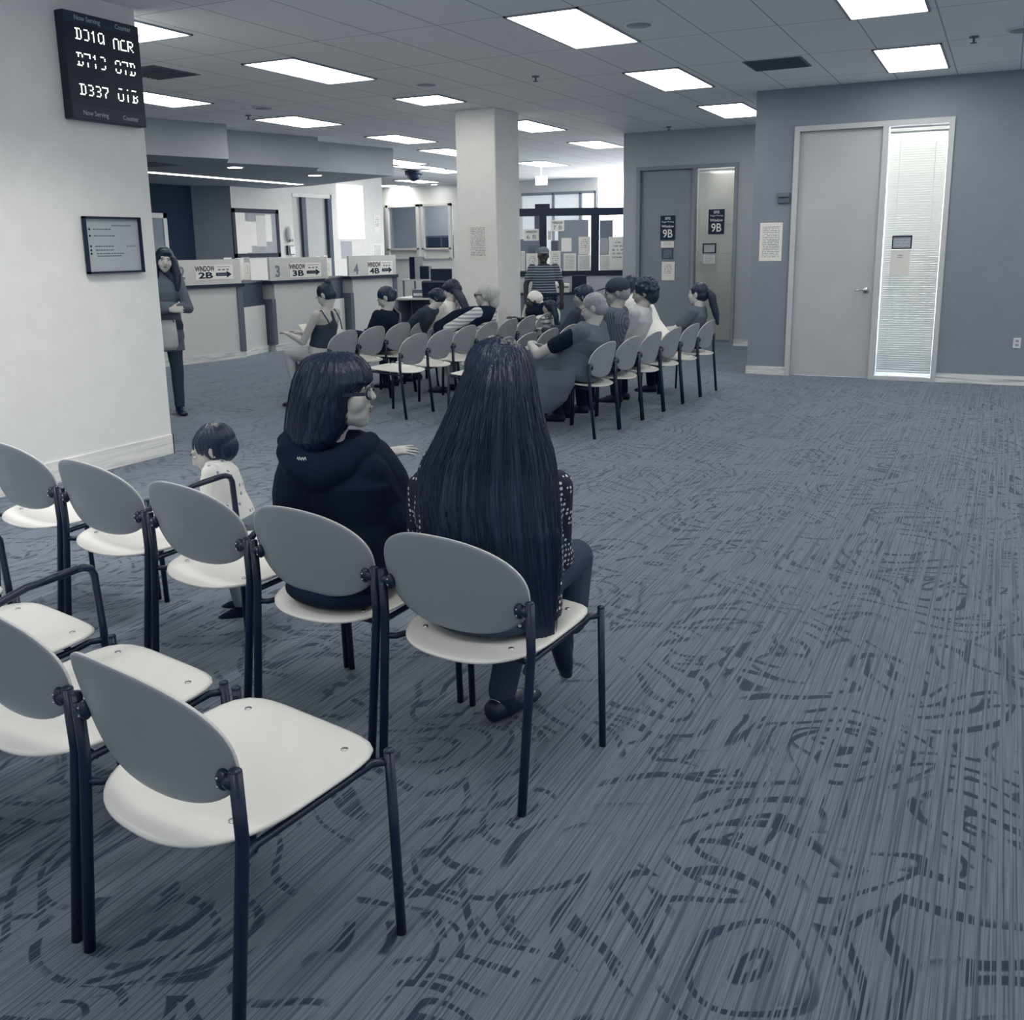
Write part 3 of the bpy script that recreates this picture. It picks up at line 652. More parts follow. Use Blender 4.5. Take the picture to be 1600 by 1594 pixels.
def window_sign(num, x0, x1, y0, y1, ax0, ax1):
    u0, z0, a_, n = board_pt(num, x0, y1); u1, z1, _, _ = board_pt(num, x1, y0)
    t0 = U[num][0]; d = V((math.cos(a_), math.sin(a_), 0)); base = V(t0.location)+n*.0135
    W = abs(u1-u0); Hh = abs(z1-z0); zc = (z0+z1)/2
    t = thing('window_sign', 'white sign reading window %sB on the counter board' % num, 'sign', base+d*((u0+u1)/2)+V((0, 0, zc)), a_)
    MB().box((0, 0, 0), (W, .004, Hh)).build('sheet', MT['paper'], t)
    text('WINDOW', Hh*.50, MT['ink'], t, 0, Hh*.24, -.003, sx=W/Hh*.43, bold=.003); text(num+'B', Hh*.56, MT['ink'], t, W*.02, -Hh*.22, -.003, sx=W/Hh*1.25, bold=.004)
    v0 = board_pt(num, ax0, y1)[0]; v1 = board_pt(num, ax1, y0)[0]; W2 = abs(v1-v0)
    t = thing('arrow_sign', 'white arrow sign pointing right beside the window %sB sign' % num, 'sign', base+d*((v0+v1)/2)+V((0, 0, zc)), a_)
    MB().box((0, 0, 0), (W2, .004, Hh)).build('sheet', MT['paper'], t)
    MB().box((0, -.003, Hh*.36), (W2*.72, .001, Hh*.03)).build('rule_line', MT['inkgrey'], t)
    text('5B · 6B · 7B', Hh*.13, MT['ink'], t, 0, Hh*.16, -.003, sx=W2/Hh*.9, bold=.001)
    ar = MB(); pts = [(-.40, -.05), (.16, -.05), (.16, .07), (.42, -.17), (.16, -.40), (.16, -.27), (-.40, -.27)]
    pts = [(x*W2, z*Hh) for x, z in pts]; n_ = len(pts)
    ar.add([(x, -.0035, z) for x, z in pts]+[(x, -.002, z) for x, z in pts], [tuple(range(n_))[::-1], tuple(range(n_, 2*n_))]+[(i, (i+1) % n_, (i+1) % n_+n_, i+n_) for i in range(n_)])
    ar.build('arrow', MT['ink'], t); MB().box((-.06*W2, -.004, -.16*Hh), (W2*.5, .001, Hh*.03)).build('arrow_text', MT['greypaper'], t)
window_sign('2', 306, 334, 414, 438, 335, 363); window_sign('3', 453, 476, 411, 434, 477, 501); window_sign('4', 575, 594, 408, 430, 595, 613)
for num, px, py in (('2', 283.5, 428), ('3', 434, 425), ('4', 556.5, 421.5)):
    u, z, a_, n = board_pt(num, px, py); t0 = U[num][0]
    text(num, .24, MT['numgrey'], t0, u, z, -.014, name='numeral', bold=.006, sx=.9)
# recess kiosks with leaflets between the counters
def kiosk(p0, p1, label, nm):
    p0, p1 = V((*p0, 0)), V((*p1, 0)); L = (p1-p0).length; rz = math.atan2((p1-p0).y, (p1-p0).x)
    t = thing('counter_recess', label, 'counter', (p0+p1)/2, rz); h = L/2-.03
    MB().ab((-h, .1, .1), (h, .4, .72)).build('front_panel', MT['counter'], t); MB().ab((-h, .08, 0), (h, .4, .1)).build('kickboard', MT['base'], t)
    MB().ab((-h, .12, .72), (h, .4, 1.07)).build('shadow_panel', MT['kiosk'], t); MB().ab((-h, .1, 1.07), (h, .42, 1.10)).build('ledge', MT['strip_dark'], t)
    MB().ab((-h, .3, 1.10), (h, .34, 1.40)).build('back_board', MT['board'], t)
    return t, L
K1 = kiosk(XY['2'][1], XY['3'][0], 'narrow recess with leaflets between counters two and three', 1)
K2 = kiosk(XY['3'][1], XY['4'][0], 'narrow recess with leaflets between counters three and four', 2)
def leaf(K, u, z, w_, h_, m_, label, y=.27, name='leaflet'):
    t, L = K; a_ = t.rotation_euler[2]; d = V((math.cos(a_), math.sin(a_), 0)); n = V((-math.sin(a_), math.cos(a_), 0))
    return tag(MB().box((0, 0, 0), (w_, .006, h_)).build(name, m_, None, V(t.location)+d*u+n*y+V((0, 0, z)), (0, 0, a_)), label, name)
leaf(K1, -.30, 1.32, .22, .26, MT['txt'], 'leaflet at the left end of the recess beside board two')
leaf(K1, -.02, 1.28, .19, .32, MT['paper'], 'bright white leaflet in the middle of the first counter recess', .22)
leaf(K1, .25, 1.24, .16, .26, MT['txt_few'], 'narrow sheet on the grey holder next to board three')
leaf(K1, .25, 1.27, .24, .36, MT['greypaper'], 'grey leaflet holder next to board three', .285, 'leaflet_holder')
leaf(K2, -.20, 1.29, .18, .30, MT['paper'], 'white leaflet at the left of the second counter recess')
leaf(K2, .04, 1.35, .16, .20, MT['txt'], 'printed leaflet in the middle of the second counter recess', .24)
leaf(K2, .22, 1.23, .18, .26, MT['txt_few'], 'sheet on the grey holder next to board four')

# ------------------------------------------------------------------ behind the counters
XO = -13.8
sheet('picture_frame', 'pale framed picture on the dark wall behind the standing woman', 'picture', 225, 337, 260, 420, 'x', -14.3, mat('picture_grey', (.25, .3, .36, 1), var=.5, scale=3), MT['plate'], fw_=.09)
t, wd, ht = sheet('bulletin_board', 'black framed board covered in bright white papers behind counter two', 'board', 366, 330, 434, 399, 'x', XO, mat('board_grey', (.38, .42, .48, 1), .7), MT['ink'], fw_=.085)
for (u, z, w_, h_, m_) in ((-.36, 0, .22, .92, 'paper'), (-.12, -.08, .26, .7, 'paper'), (.10, .05, .22, .7, 'wall_white'), (.28, .12, .14, .62, 'paper'), (-.12, .36, .16, .2, 'greypaper'), (-.06, -.38, .16, .2, 'greypaper'), (.26, -.32, .24, .2, 'greypaper')):
    MB().box((u*wd, -.006-.002*random.random(), z*ht), (w_*wd, .003, h_*ht)).build('paper', MT[m_], t)
# office door: panel, dark jambs, slab
t = thing('door_3', None, None, (XO, 17.83, 0), PI/2); t['kind'] = 'structure'
f_ = MB().ab((-.69, -.02, 2.66), (.69, .1, 2.74)).ab((.64, -.02, 0), (.71, .1, 2.74)); f_.build('door_frame', MT['wall_light'], t)
MB().ab((-.69, .02, 0), (-.42, .06, 2.66)).build('side_panel', mat('office_side_panel', (.5, .52, .54, 1), .5, .3), t); MB().ab((-.42, -.05, 0), (-.28, .1, 2.66)).ab((.50, -.05, 0), (.64, .1, 2.66)).build('jamb', MT['frame_dark'], t)
MB().ab((-.28, .03, 0), (.50, .08, 2.66)).build('door_slab', mat('office_door_laminate', (.46, .48, .50, 1), .5, .3), t)
q = atx(452, 391, XO)
t = thing('wall_phone', 'small dark edged box on the wall left of the office door', 'wall box', V((XO+.03, q.y, q.z)), PI/2)
MB().box((0, 0, 0), (.2, .06, .2)).build('case', MT['black'], t); MB().box((.03, -.035, 0), (.16, .02, .16)).build('face', MT['plate'], t)
q = atx(450, 366, XO)
t = thing('hand_dispenser', 'white oval dispenser on the wall left of the office door', 'dispenser', V((XO+.04, q.y, q.z)), PI/2)
MB().ell((0, 0, 0), .09, .07, .17).build('cover', MT['plate'], t); MB().box((0, -.03, -.13), (.1, .06, .05)).build('nozzle', MT['grille'], t)
# bright white wall panel, given a glow of its own
a_ = atx(525, 288, XO); b_ = atx(568, 374, XO)
t = thing('bright_panel', None, None, (XO+.01, (a_.y+b_.y)/2, (a_.z+b_.z)/2), PI/2); t['kind'] = 'structure'
MB().box((0, -.02, 0), (b_.y-a_.y, .02, a_.z-b_.z)).build('glowing_panel', MT['shade'], t); MB().box((0, -.03, -(a_.z-b_.z)/2), (b_.y-a_.y, .03, .03)).build('panel_bar', MT['plate'], t)
sheet('file_cabinet_poster', 'grey vertical panel below the bright white panel', 'panel', 533, 377, 550, 404, 'x', XO, MT['greypaper'])
sheet('notice', 'upper white sheet on the white pillar right of the bright white panel', 'notice', 584, 336, 594, 364, 'x', XO, MT['txt_few'])
sheet('notice', 'lower white sheet on the white pillar right of the bright white panel', 'notice', 582, 381, 597, 402, 'x', XO, MT['txt'])
# office window wall at the back
for nm_, xa, xb in (('window_4', -16.03, -14.95), ('window_5', -14.85, -13.9)):
    t = thing(nm_, None, None, ((xa+xb)/2, 24.13, 0)); t['kind'] = 'structure'; h = (xb-xa)/2
    f_ = MB()
    for s in (-1, 1): f_.box((s*(h-.03), -.02, 2.0), (.08, .1, 1.5))
    f_.box((0, -.02, 2.72), (2*h+.02, .1, .07)); f_.box((0, -.02, 1.52), (2*h, .1, .05)); f_.box((0, -.02, 1.26), (2*h, .1, .04))
    f_.build('window_frame', MT['wall_white'], t); MB().box((0, .03, 2.1), (2*h, .01, 1.2)).build('pane', MT['glass_dim'], t)
    MB().box((0, .02, 1.39), (2*h, .02, .25)).build('lower_panel', MT['wall_white'], t)
struct(MB().ab((-17.4, 26.4, 0), (-12.5, 26.5, 3.2)).ab((-17.4, 24.3, 0), (-17.3, 26.4, 3.2)).ab((-12.5, 24.3, 0), (-12.4, 26.5, 3.2)).ab((-17.4, 24.3, 3.2), (-12.4, 26.5, 3.3)).ab((-17.4, 24.3, -.1), (-12.4, 26.5, 0)).build('wall_back_office', MT['wall']))
t = thing('bookcase', 'dark low cabinet seen through the left office window', 'cabinet', (-15.2, 25.95, 0))
MB().box((0, 0, .95), (1.1, .4, 1.9)).build('body', MT['post'], t); MB().box((-.28, -.21, 1.0), (.5, .02, 1.7)).box((.28, -.21, 1.0), (.5, .02, 1.7)).build('door', MT['kiosk'], t)
t = thing('ceiling_light', 'ceiling light inside the back office behind the two windows', 'ceiling light', (-14.9, 25.3, 3.19)); MB().box((0, 0, 0), (1.2, .6, .012)).build('diffuser', emit('back_office_lamp', (1, .985, .93, 1), 16), t)
for x in (-15.4, -14.2):
    t = thing('downlight', 'recessed wall washer above the back office windows, at the %s' % ('left' if x < -15 else 'right'), 'ceiling light', (x, 23.75, CZ))
    MB().tube([(0, 0, 0), (0, 0, -.015)], .1, 16).build('trim_ring', MT['plate'], t); MB().tube([(0, 0, -.016), (0, 0, -.02)], .08, 16).build('lens', emit('washer', (1, .985, .93, 1), 40), t)
# desk with monitor in front of that wall
dk = atz(656, 465, .75)
DY = dk.y
def desk_at(px0, px1, py, label, nm='desk'):
    a_ = atz(px0, py, .75); b_ = atz(px1, py, .75); L = (b_-a_).length
    t = thing(nm, label, 'desk', ((a_+b_)/2).xy.to_3d(), math.atan2((b_-a_).y, (b_-a_).x))
    MB().box((0, .35, .74), (L, .75, .03)).build('desk_top', MT['desk'], t)
    MB().box((-L/2+.02, .35, .365), (.03, .7, .725)).build('side_panel', MT['post'], t); MB().box((L/2-.02, .35, .365), (.03, .7, .725)).build('side_panel', MT['post'], t)
    MB().box((0, .6, .45), (L-.08, .02, .5)).build('modesty_panel', MT['post'], t); return t, L
DK, DL = desk_at(619, 712, 466, 'pale desk with computer under the office windows')
def on_desk(px, py, z, dx=.35): 
    return atz(px, py, z)
t = thing('computer_monitor', 'black monitor standing on the pale desk', 'monitor', atz(674, 440, .90).xy.to_3d()+V((0, 0, .755)), -.1)
a0 = V(t.location); hh = .27
MB().box((0, 0, .30), (.42, .035, .30), None, .006).build('screen', MT['blackplastic'], t); MB().box((0, .03, .09), (.05, .03, .18)).build('neck', MT['blackplastic'], t); MB().box((0, .03, .01), (.22, .16, .015)).build('stand', MT['blackplastic'], t)
rg = MT['greypaper']
dloc = V(DK.location); dang = DK.rotation_euler[2]; dd_ = V((math.cos(dang), math.sin(dang), 0)); dn = V((-math.sin(dang), math.cos(dang), 0))
t.location = dloc+dd_*.12+dn*.45+V((0, 0, .757))
def dput(name, label, cat, u, v, w_, d_, h_, m_, z=.757, part=None):
    t = thing(name, label, cat, dloc+dd_*u+dn*v+V((0, 0, z)), dang); MB().box((0, 0, h_/2), (w_, d_, h_), None, .008).build(part or 'body', m_, t); return t
t = dput('office_printer', 'grey boxy printer on the desk below the monitor', 'printer', -.13, .18, .26, .22, .13, MT['post'], part='case'); MB().box((0, -.115, .05), (.2, .02, .04)).build('tray', MT['plate'], t)
t = dput('card_box', 'grey box beside the printer on the pale desk', 'box', .17, .15, .1, .14, .14, MT['vent'], part='carton'); MB().box((0, 0, .145), (.11, .15, .01)).build('lid', MT['grille'], t)
t = dput('tissue_box', 'light grey box right of the printer on the desk', 'box', .33, .15, .12, .14, .13, MT['grille'], part='carton'); MB().ell((0, 0, .14), .03, .03, .03).build('tissue', MT['paper'], t)
t = dput('desk_telephone', 'black telephone at the right end of the pale desk', 'telephone', .52, .3, .16, .18, .1, MT['blackplastic'], part='base'); MB().tube([(-.06, -.05, .13), (-.06, .08, .13)], .022, 8).build('handset', MT['black'], t)
t = thing('computer_tower', 'black upright computer at the end of counter four', 'computer', (-9.86, 15.75, .98)); MB().box((0, 0, .2), (.12, .3, .42), None, .01).build('case', MT['blackplastic'], t); MB().box((.0, -.155, .25), (.08, .006, .2)).build('front_grille', MT['black'], t)
t = thing('side_table', 'small table at the end of counter four', 'table', (-9.78, 15.85, 0)); MB().box((0, 0, .965), (.7, .5, .03)).build('table_top', MT['desk'], t)
for sx in (-.3, .3):
    for sy in (-.2, .2): MB().box((sx, sy, .475), (.03, .03, .95)).build('leg', MT['post'], t)
t = thing('card_terminal', 'small black terminal beside the upright computer', 'terminal', (-9.62, 15.7, .98)); MB().box((0, 0, .12), (.2, .12, .24), None, .01).build('case', MT['blackplastic'], t); MB().box((0, -.062, .15), (.15, .004, .12)).build('screen', MT['black'], t)
def office_chair(x, y, rz, label, m_):
    t = thing('office_chair', label, 'chair', (x, y, 0), rz)
    MB().box((0, 0, .46), (.48, .46, .08), None, .03).build('seat', m_, t); MB().box((0, -.24, .78), (.44, .06, .5), Matrix.Rotation(-.12, 3, 'X'), .025).build('backrest', m_, t)
    MB().tube([(0, 0, .06), (0, 0, .43)], .025, 8).build('column', MT['black'], t)
    s = MB()
    for i in range(5): a = 2*PI*i/5; s.tube([(0, 0, .1), (.28*math.cos(a), .28*math.sin(a), .05)], .018, 6)
    s.build('base', MT['black'], t)
    for i in range(5): a = 2*PI*i/5; MB().ell((.28*math.cos(a), .28*math.sin(a), .03), .03, .03, .03, None, 8, 6).build('caster', MT['black'], t)
q = dloc+dd_*.05-dn*.1; office_chair(q.x+.1, q.y-.1, PI+.1, 'black office chair pushed under the pale desk', MT['blackplastic'])

# ------------------------------------------------------------------ ticket booth 6B 7B
bp0 = atd(806, 327, (-7.9, 16.2, 2.2)); bp1 = atd(977, 327, (-7.9+1.71, 16.2+.85, 2.2))
P0 = V((-8.05, 16.14, 0)); P1 = V((-5.5, 17.41, 0))
ba = math.atan2((P1-P0).y, (P1-P0).x); bd = (P1-P0).normalized(); bn = V((bd.y, -bd.x, 0)); BL = (P1-P0).length
T = thing('ticket_booth', 'black framed glass booth of windows 6B and 7B beyond the column', 'booth', P0, ba)
def bu(px, py):
    r_ = ray(px, py); tt = (P0-CAM).dot(bn)/r_.dot(bn); P = CAM+r_*tt; return (P-P0).dot(bd), P.z
fr = MB()
zt1 = bu(900, 325)[1]; zt0 = bu(900, 337)[1]; zb1 = bu(900, 423)[1]; zb0 = bu(900, 431)[1]
fr.ab((0, -.04, zt0), (BL, .04, zt1)); fr.ab((0, -.04, zb0), (BL, .04, zb1))
for pa, pb in ((843, 854), (923.5, 936)): fr.ab((bu(pa, 380)[0], -.045, zb0), (bu(pb, 380)[0], .045, zt1))
fr.ab((-.05, -.045, 0), (.03, .045, zt1))
fr.build('booth_frame', MT['black'], T)
MB().ab((0, -.004, zb1), (BL, .004, zt0)).build('pane', MT['glass'], T)
MB().ab((0, -.02, 0), (BL, .06, zb0)).build('lower_panel', MT['wall'], T)
MB().ab((bu(836, 320)[0], 0, zt1), (bu(859, 320)[0], .2, zt1+.08)).build('top_box', MT['black'], T)
def bsheet(px0, py0, px1, py1, m_, label, name='notice', y=-.008):
    u0, z1 = bu(px0, py0); u1, z0 = bu(px1, py1); uc = (u0+u1)/2
    o = MB().box((0, 0, 0), (u1-u0, .004, z1-z0)).build(name, m_, None, P0+bd*uc+bn*(-y)+V((0, 0, (z0+z1)/2)), (0, 0, ba)); tag(o, label, 'sign' if name == 'window_sign' else 'notice'); return o, u1-u0, z1-z0
for (a_, lb) in (((814, 392, 820.5, 423), 'sliver of white notice at the left edge of the booth glass beside the column'), ((822, 396, 841, 423), 'white notice on the booth glass left of the standing man'), ((859, 392, 876, 423), 'white notice on the booth glass right behind the standing man'),
    ((880.5, 396, 900, 423), 'lined notice on the booth glass, first right of the standing man'), ((903, 398, 922.5, 423), 'densely lined notice left of the right black mullion'), ((904, 370, 922, 397), 'upper white sheet left of the right black mullion'),
    ((937.5, 398, 954, 423), 'narrow lined notice right of the right black mullion'), ((951, 370, 979, 422.5), 'large white sheet at the right end of the booth glass'), ((856, 361, 861.5, 375), 'tiny white slip right of the left black mullion'), ((937.5, 372, 950, 397), 'grey sheet lettered B right of the right black mullion')):
    bsheet(*a_, MT['txt_few'] if a_[0] in (822, 859, 951, 904) else (MT['greypaper'] if a_[0] == 937.5 and a_[1] == 372 else MT['txt']), lb, y=-.012 if a_[0] in (903, 937.5) else -.008)
bsheet(877, 372, 893, 393, MT['paper'], 'bright blank sheet in the middle of the booth glass')
for num, a_ in (('6B', (818, 358, 842, 376)), ('7B', (860.5, 344, 881.5, 361))):
    o, w_, h_ = bsheet(*a_, MT['paper'], 'white window %s sign on the booth glass' % num, 'window_sign', y=-.014)
    text('WINDOW', h_*.28, MT['inkgrey'], o, 0, h_*.24, -.003, sx=.72, bold=.002); text(num[0]+' '+num[1], h_*.5, MT['inkgrey'], o, 0, -h_*.2, -.003, sx=1.3)
# inside the booth: partition panels, screens
def inb(px0, py0, px1, py1, dep, th, m_, name, label, cat):
    ref = P0-bn*dep
    def at(px, py):
        r_ = ray(px, py); tt = (ref-CAM).dot(bn)/r_.dot(bn); return CAM+r_*tt
    a_ = at(px0, py0); b_ = at(px1, py1); z0 = 0 if py1 > 425 else b_.z
    u0 = (a_-P0).dot(bd); u1 = (b_-P0).dot(bd)
    t = thing(name, label, cat, P0+bd*((u0+u1)/2)-bn*dep+V((0, 0, z0)), ba)
    MB().box((0, 0, (a_.z-z0)/2), (u1-u0, th, a_.z-z0), None, .01).build('body', m_, t); MB().box((0, -th/2-.006, (a_.z-z0)/2), ((u1-u0)*.9, .01, (a_.z-z0)*.92)).build('face', m_, t); return t
inb(872, 344, 919, 460, 1.2, .06, MT['wall_mid'], 'office_partition', 'tall grey partition inside the booth', 'partition')
inb(937, 344, 957, 460, 1.6, .06, MT['post'], 'office_partition', 'dark grey partition inside the booth at the right', 'partition')
inb(813, 374, 843, 460, .9, .4, MT['post'], 'file_cabinet', 'dark cabinet inside the booth behind the 6B sign', 'cabinet')
inb(835, 337, 846, 380, 1.1, .1, MT['kiosk'], 'wall_monitor', 'dark screen behind the left black mullion', 'monitor')
inb(861, 376, 872, 392, .8, .1, MT['kiosk'], 'computer_monitor', 'small dark monitor seen below the 7B sign', 'monitor')
# small counter with printers in front of the booth
pd = P0+bn*.45
t = thing('side_counter', 'low grey counter with printers in front of the booth', 'counter', P0+bd*.7+bn*.35, ba)
MB().ab((-.55, -.2, 0), (.75, .25, .70)).build('body', MT['post'], t); MB().ab((-.57, -.22, .70), (.77, .27, .73)).build('top', MT['blackplastic'], t)
bq = P0+bd*.7+bn*.35
def bput(name, label, cat, u, v, sz, m_, part):
    t = thing(name, label, cat, bq+bd*u+bn*v+V((0, 0, .73)), ba); MB().box((0, 0, sz[2]/2), sz, None, .01).build(part, m_, t); return t
t = bput('label_printer', 'white printer stack on the counter right of the standing man', 'printer', .20, .02, (.24, .22, .16), MT['plate'], 'case'); MB().box((0, -.115, .1), (.2, .01, .02)).build('paper_slot', MT['ink'], t)
t = bput('paper_stand', 'tall white paper stand behind the printer', 'stand', .12, -.12, (.14, .03, .42), MT['paper'], 'board'); MB().box((0, 0, .01), (.18, .1, .02)).build('foot', MT['plate'], t)
t = bput('computer_monitor', 'dark monitor right of the white printer', 'monitor', .5, 0, (.26, .05, .30), MT['blackplastic'], 'screen'); MB().box((0, 0, .01), (.2, .14, .02)).build('stand', MT['black'], t)
# far end: frame line, exit sign, daylight window
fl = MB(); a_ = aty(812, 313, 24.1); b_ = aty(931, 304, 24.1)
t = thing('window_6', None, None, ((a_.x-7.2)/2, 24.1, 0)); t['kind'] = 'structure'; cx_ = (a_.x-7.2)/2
MB().ab((-11.7-cx_, -.03, 2.86), (b_.x-cx_, .04, 2.93)).ab((b_.x-.04-cx_, -.03, 1), (b_.x+.04-cx_, .04, 2.9)).ab((aty(905, 320, 24.1).x-cx_, -.03, 1), (aty(909, 320, 24.1).x-cx_, .03, 2.9)).ab((aty(863, 320, 24.1).x-cx_, -.03, 1), (aty(866, 320, 24.1).x-cx_, .03, 2.9)).build('window_frame', MT['grille'], t)
MB().ab((aty(910, 320, 24.1).x-cx_, .01, 1), (b_.x-.04-cx_, .03, 2.86)).build('daylit_pane', MT['shade'], t)
MB().ab((-11.7-cx_, .03, 1), (aty(905, 320, 24.1).x-cx_, .05, 2.86)).build('glowing_pane', emit('glowing_grey_pane', (.8, .86, .93, 1), .42), t)  # pane glows by itself, standing in for the bright room beyond
t = thing('window_7', None, None, (-7.2, 24.05, 0)); t['kind'] = 'structure'
MB().ab((b_.x+.10+7.2, -.02, .6), (3.0, .02, 3.2)).build('daylit_pane', MT['day'], t); MB().ab((b_.x+.04+7.2, -.04, .5), (b_.x+.10+7.2, .05, 3.24)).ab((b_.x+.04+7.2, -.04, .5), (3.1, .05, .6)).ab((.2, -.05, .6), (.26, .05, 3.2)).build('window_frame', MT['plate'], t)
struct(MB().ab((-11.8, 26, 0), (-7, 26.1, 3.2)).build('wall_far_room', MT['wall']))
q = atd(846, 283, (-8.9, 19.5, 2.9))
t = thing('exit_sign', 'pale exit sign hanging from the ceiling beyond the column', 'exit sign', q, R(20))
MB().box((0, 0, 0), (.26, .05, .19), None, .01).build('housing', MT['greypaper'], t); text('EXIT', .11, MT['grille'], t, 0, 0, -.028, bold=.001); MB().tube([(0, 0, .09), (0, 0, CZ-q.z)], .01, 6).build('hanger', MT['plate'], t)

# ------------------------------------------------------------------ waiting room chairs
SEAT_Z = .466
def seat_mesh():
    """plywood seat: straight front, rounded rear, slight dish; local origin between the rear posts"""
    nu, nv = 22, 22; top = []; bot = []
    vs = []; fs = []
    def pt(a, r_):
        # outline radius by angle as superellipse pieces
        c, s_ = math.cos(a), math.sin(a)
        hx = .242; hy = .248; e = 5.5 if s_ > 0 else 2.5
        k = (abs(c)**e+abs(s_)**e)**(-1/e)
        x = hx*k*c; y = hy*k*s_
        if s_ < 0: x *= 1.0
        return x*r_, y*r_
    n = 56; rings = [0, .3, .55, .75, .88, .96, 1.0]
    for z_off, in ((0,), (-.012,)):
        for r_ in rings:
            for i in range(n):
                x, y = pt(2*PI*i/n, max(r_, .001)); yy = y/.248; xx = x/.242
                z = -.010*(1-xx*xx)*(1-max(0, yy)**2) - .012*max(0, yy-.6)**2*4 + .010*max(0, -yy-.45)**1.5 - .036*(.5-.5*yy)
                rd = -.003 if r_ == 1 and z_off == 0 else (.003 if r_ == 1 else 0)
                vs.append((x, y+.182, z+z_off+rd))
    nr = len(rings)
    for L in range(2):
        o = L*nr*n
        for k in range(nr-1):
            for i in range(n):
                j = (i+1) % n; q = (o+k*n+i, o+k*n+j, o+(k+1)*n+j, o+(k+1)*n+i); fs.append(q if L == 0 else q[::-1])
    o0 = (nr-1)*n; o1 = nr*n+(nr-1)*n
    ef = [(o0+i, o0+(i+1) % n, o1+(i+1) % n, o1+i) for i in range(n)]
    return vs, fs, ef
def back_mesh():
    n = 64; rings = [.001, .3, .55, .75, .88, .96, 1.0]; vs = []; fs = []
    cz, hx, hz = .632, .262, .147; tilt = R(13)
    for L in range(2):
        for r_ in rings:
            for i in range(n):
                a = 2*PI*i/n; c, s_ = math.cos(a), math.sin(a); e = 2.2 if s_ > 0 else 2.5
                k = (abs(c)**e+abs(s_)**e)**(-1/e); x = hx*k*c*r_; zz = hz*k*s_*r_
                xx = x/hx; y = .050*xx*xx - .050 - zz*math.tan(tilt)
                th = 0 if L == 0 else .011
                if r_ == 1: th += .002 if L == 0 else -.002
                vs.append((x, y+th, cz+zz))
    nr = len(rings)
    for L in range(2):
        o = L*nr*n
        for k in range(nr-1):
            for i in range(n):
                j = (i+1) % n; q = (o+k*n+i, o+(k+1)*n+i, o+(k+1)*n+j, o+k*n+j); fs.append(q if L == 0 else q[::-1])
    o0 = (nr-1)*n; o1 = nr*n+(nr-1)*n
    ef = [(o0+i, o0+(i+1) % n, o1+(i+1) % n, o1+i) for i in range(n)]
    return vs, fs, ef, nr, n
def make_chair(arm=None):
    t = thing('waiting_chair', 'x', 'chair', (0, 0, 0), 0)
    vs, fs, ef = seat_mesh(); mb = MB().add(vs, fs, True); mb.add([], [], False)
    mb.f += ef; mb.sm += [True]*len(ef)
    so = mb.build('seat', [MT['wood'], MT['edge']], t, (0, 0, SEAT_Z))
    vs, fs, ef, nr, n = back_mesh(); mb = MB(); mb.v = list(vs); mb.f = fs+ef; mb.sm = [True]*len(mb.f)
    bo = mb.build('backrest', [MT['woodback'], MT['wood'], MT['edge']], t)
    for p in bo.data.polygons:
        iv = [v for v in p.vertices]
        if all(v >= nr*n for v in iv): p.material_index = 1
        elif any(v >= nr*n for v in iv): p.material_index = 2
    for sx, sy in ((.23*.72, .36), (-.23*.72, .36), (.16, .06), (-.16, .06)):
        MB().tube([(sx, sy, SEAT_Z-.012-(.036*(.43-sy)/.49)), (sx, sy, SEAT_Z-.036*(.43-sy)/.49-(.0015 if sy > .2 else .002))], .0085, 12).build('rivet', MT['rivet'], t)
    ax = arm
    for s in (-1, 1):
        # rear leg with post
        MB().tube([(s*.262, -.045, 0), (s*.268, -.01, .36), (s*.270, 0, .47), (s*.270, -.004, .612)], .0135, 12).ell((s*.270, -.004, .612), .0135, .0135, .006, None, 10, 6).build('leg', MT['black'], t)
        top = SEAT_Z+.002
        if arm == s:
            z = .675; y0 = .40
            lg = MB().tube([(s*.262, .415, 0), (s*.262, .405, SEAT_Z), (s*.262, .395, z-.030), (s*.262, .385, z-.008), (s*.262, .365, z), (s*.262, .345, z)], .0115, 12)
            lg.build('leg', MT['black'], t)
            MB().tube([(s*.262, .345, z), (s*.264, .2, z-.012), (s*.268, .03, z-.055), (s*.27, .0, .60)], .0115, 12).build('armrest', MT['black'], t)
        else:
            MB().tube([(s*.262, .415, 0), (s*.262, .400, top)], .0115, 12).ell((s*.262, .400, top), .0125, .0125, .008, None, 10, 6).build('leg', MT['black'], t)
        MB().tube([(s*.262, .40, SEAT_Z-.022), (s*.235, .375, SEAT_Z-.026), (s*.222, .33, SEAT_Z-.040), (s*.222, .06, SEAT_Z-.062), (s*.24, .015, SEAT_Z-.064), (s*.268, -.006, SEAT_Z-.062)], .0095, 10).build('side_rail', MT['black'], t)
        MB().tube([(s*.268, -.004, .586), (s*.236, -.004, .584)], .015, 16).ell((s*.236, -.006, .584), .017, .014, .023, None, 16, 10).build('backrest_bracket', MT['black'], t)
        bb = MB()
        for dz in (-.009, .009): bb.ell((s*.236, -.020, .584+dz), .003, .003, .003, None, 8, 6)
        bb.build('screw', MT['rivet'], t)
    MB().tube([(-.222, .33, SEAT_Z-.044), (.222, .33, SEAT_Z-.044)], .008, 8).tube([(-.222, .07, SEAT_Z-.066), (.222, .07, SEAT_Z-.066)], .008, 8).build('crossbar', MT['black'], t)
    return t
proto = make_chair(); proto_arm = make_chair(1)
used = {'n': False, 'a': False}
def put_chair(x, y, rz, label, group, arm=False, sc=1):
    key = 'a' if arm else 'n'; p = proto_arm if arm else proto
    if not used[key]: used[key] = True; o = p
    else: o = copy_tree(p)
    o.location = (x, y, 0); o.rotation_euler = (0, 0, rz); o['label'] = label; o['group'] = group
    if sc != 1: o.scale = (sc, 1, 1)
    return o
G1 = 'chairs of the nearest row'; G2 = 'chairs of the second row from the viewer'
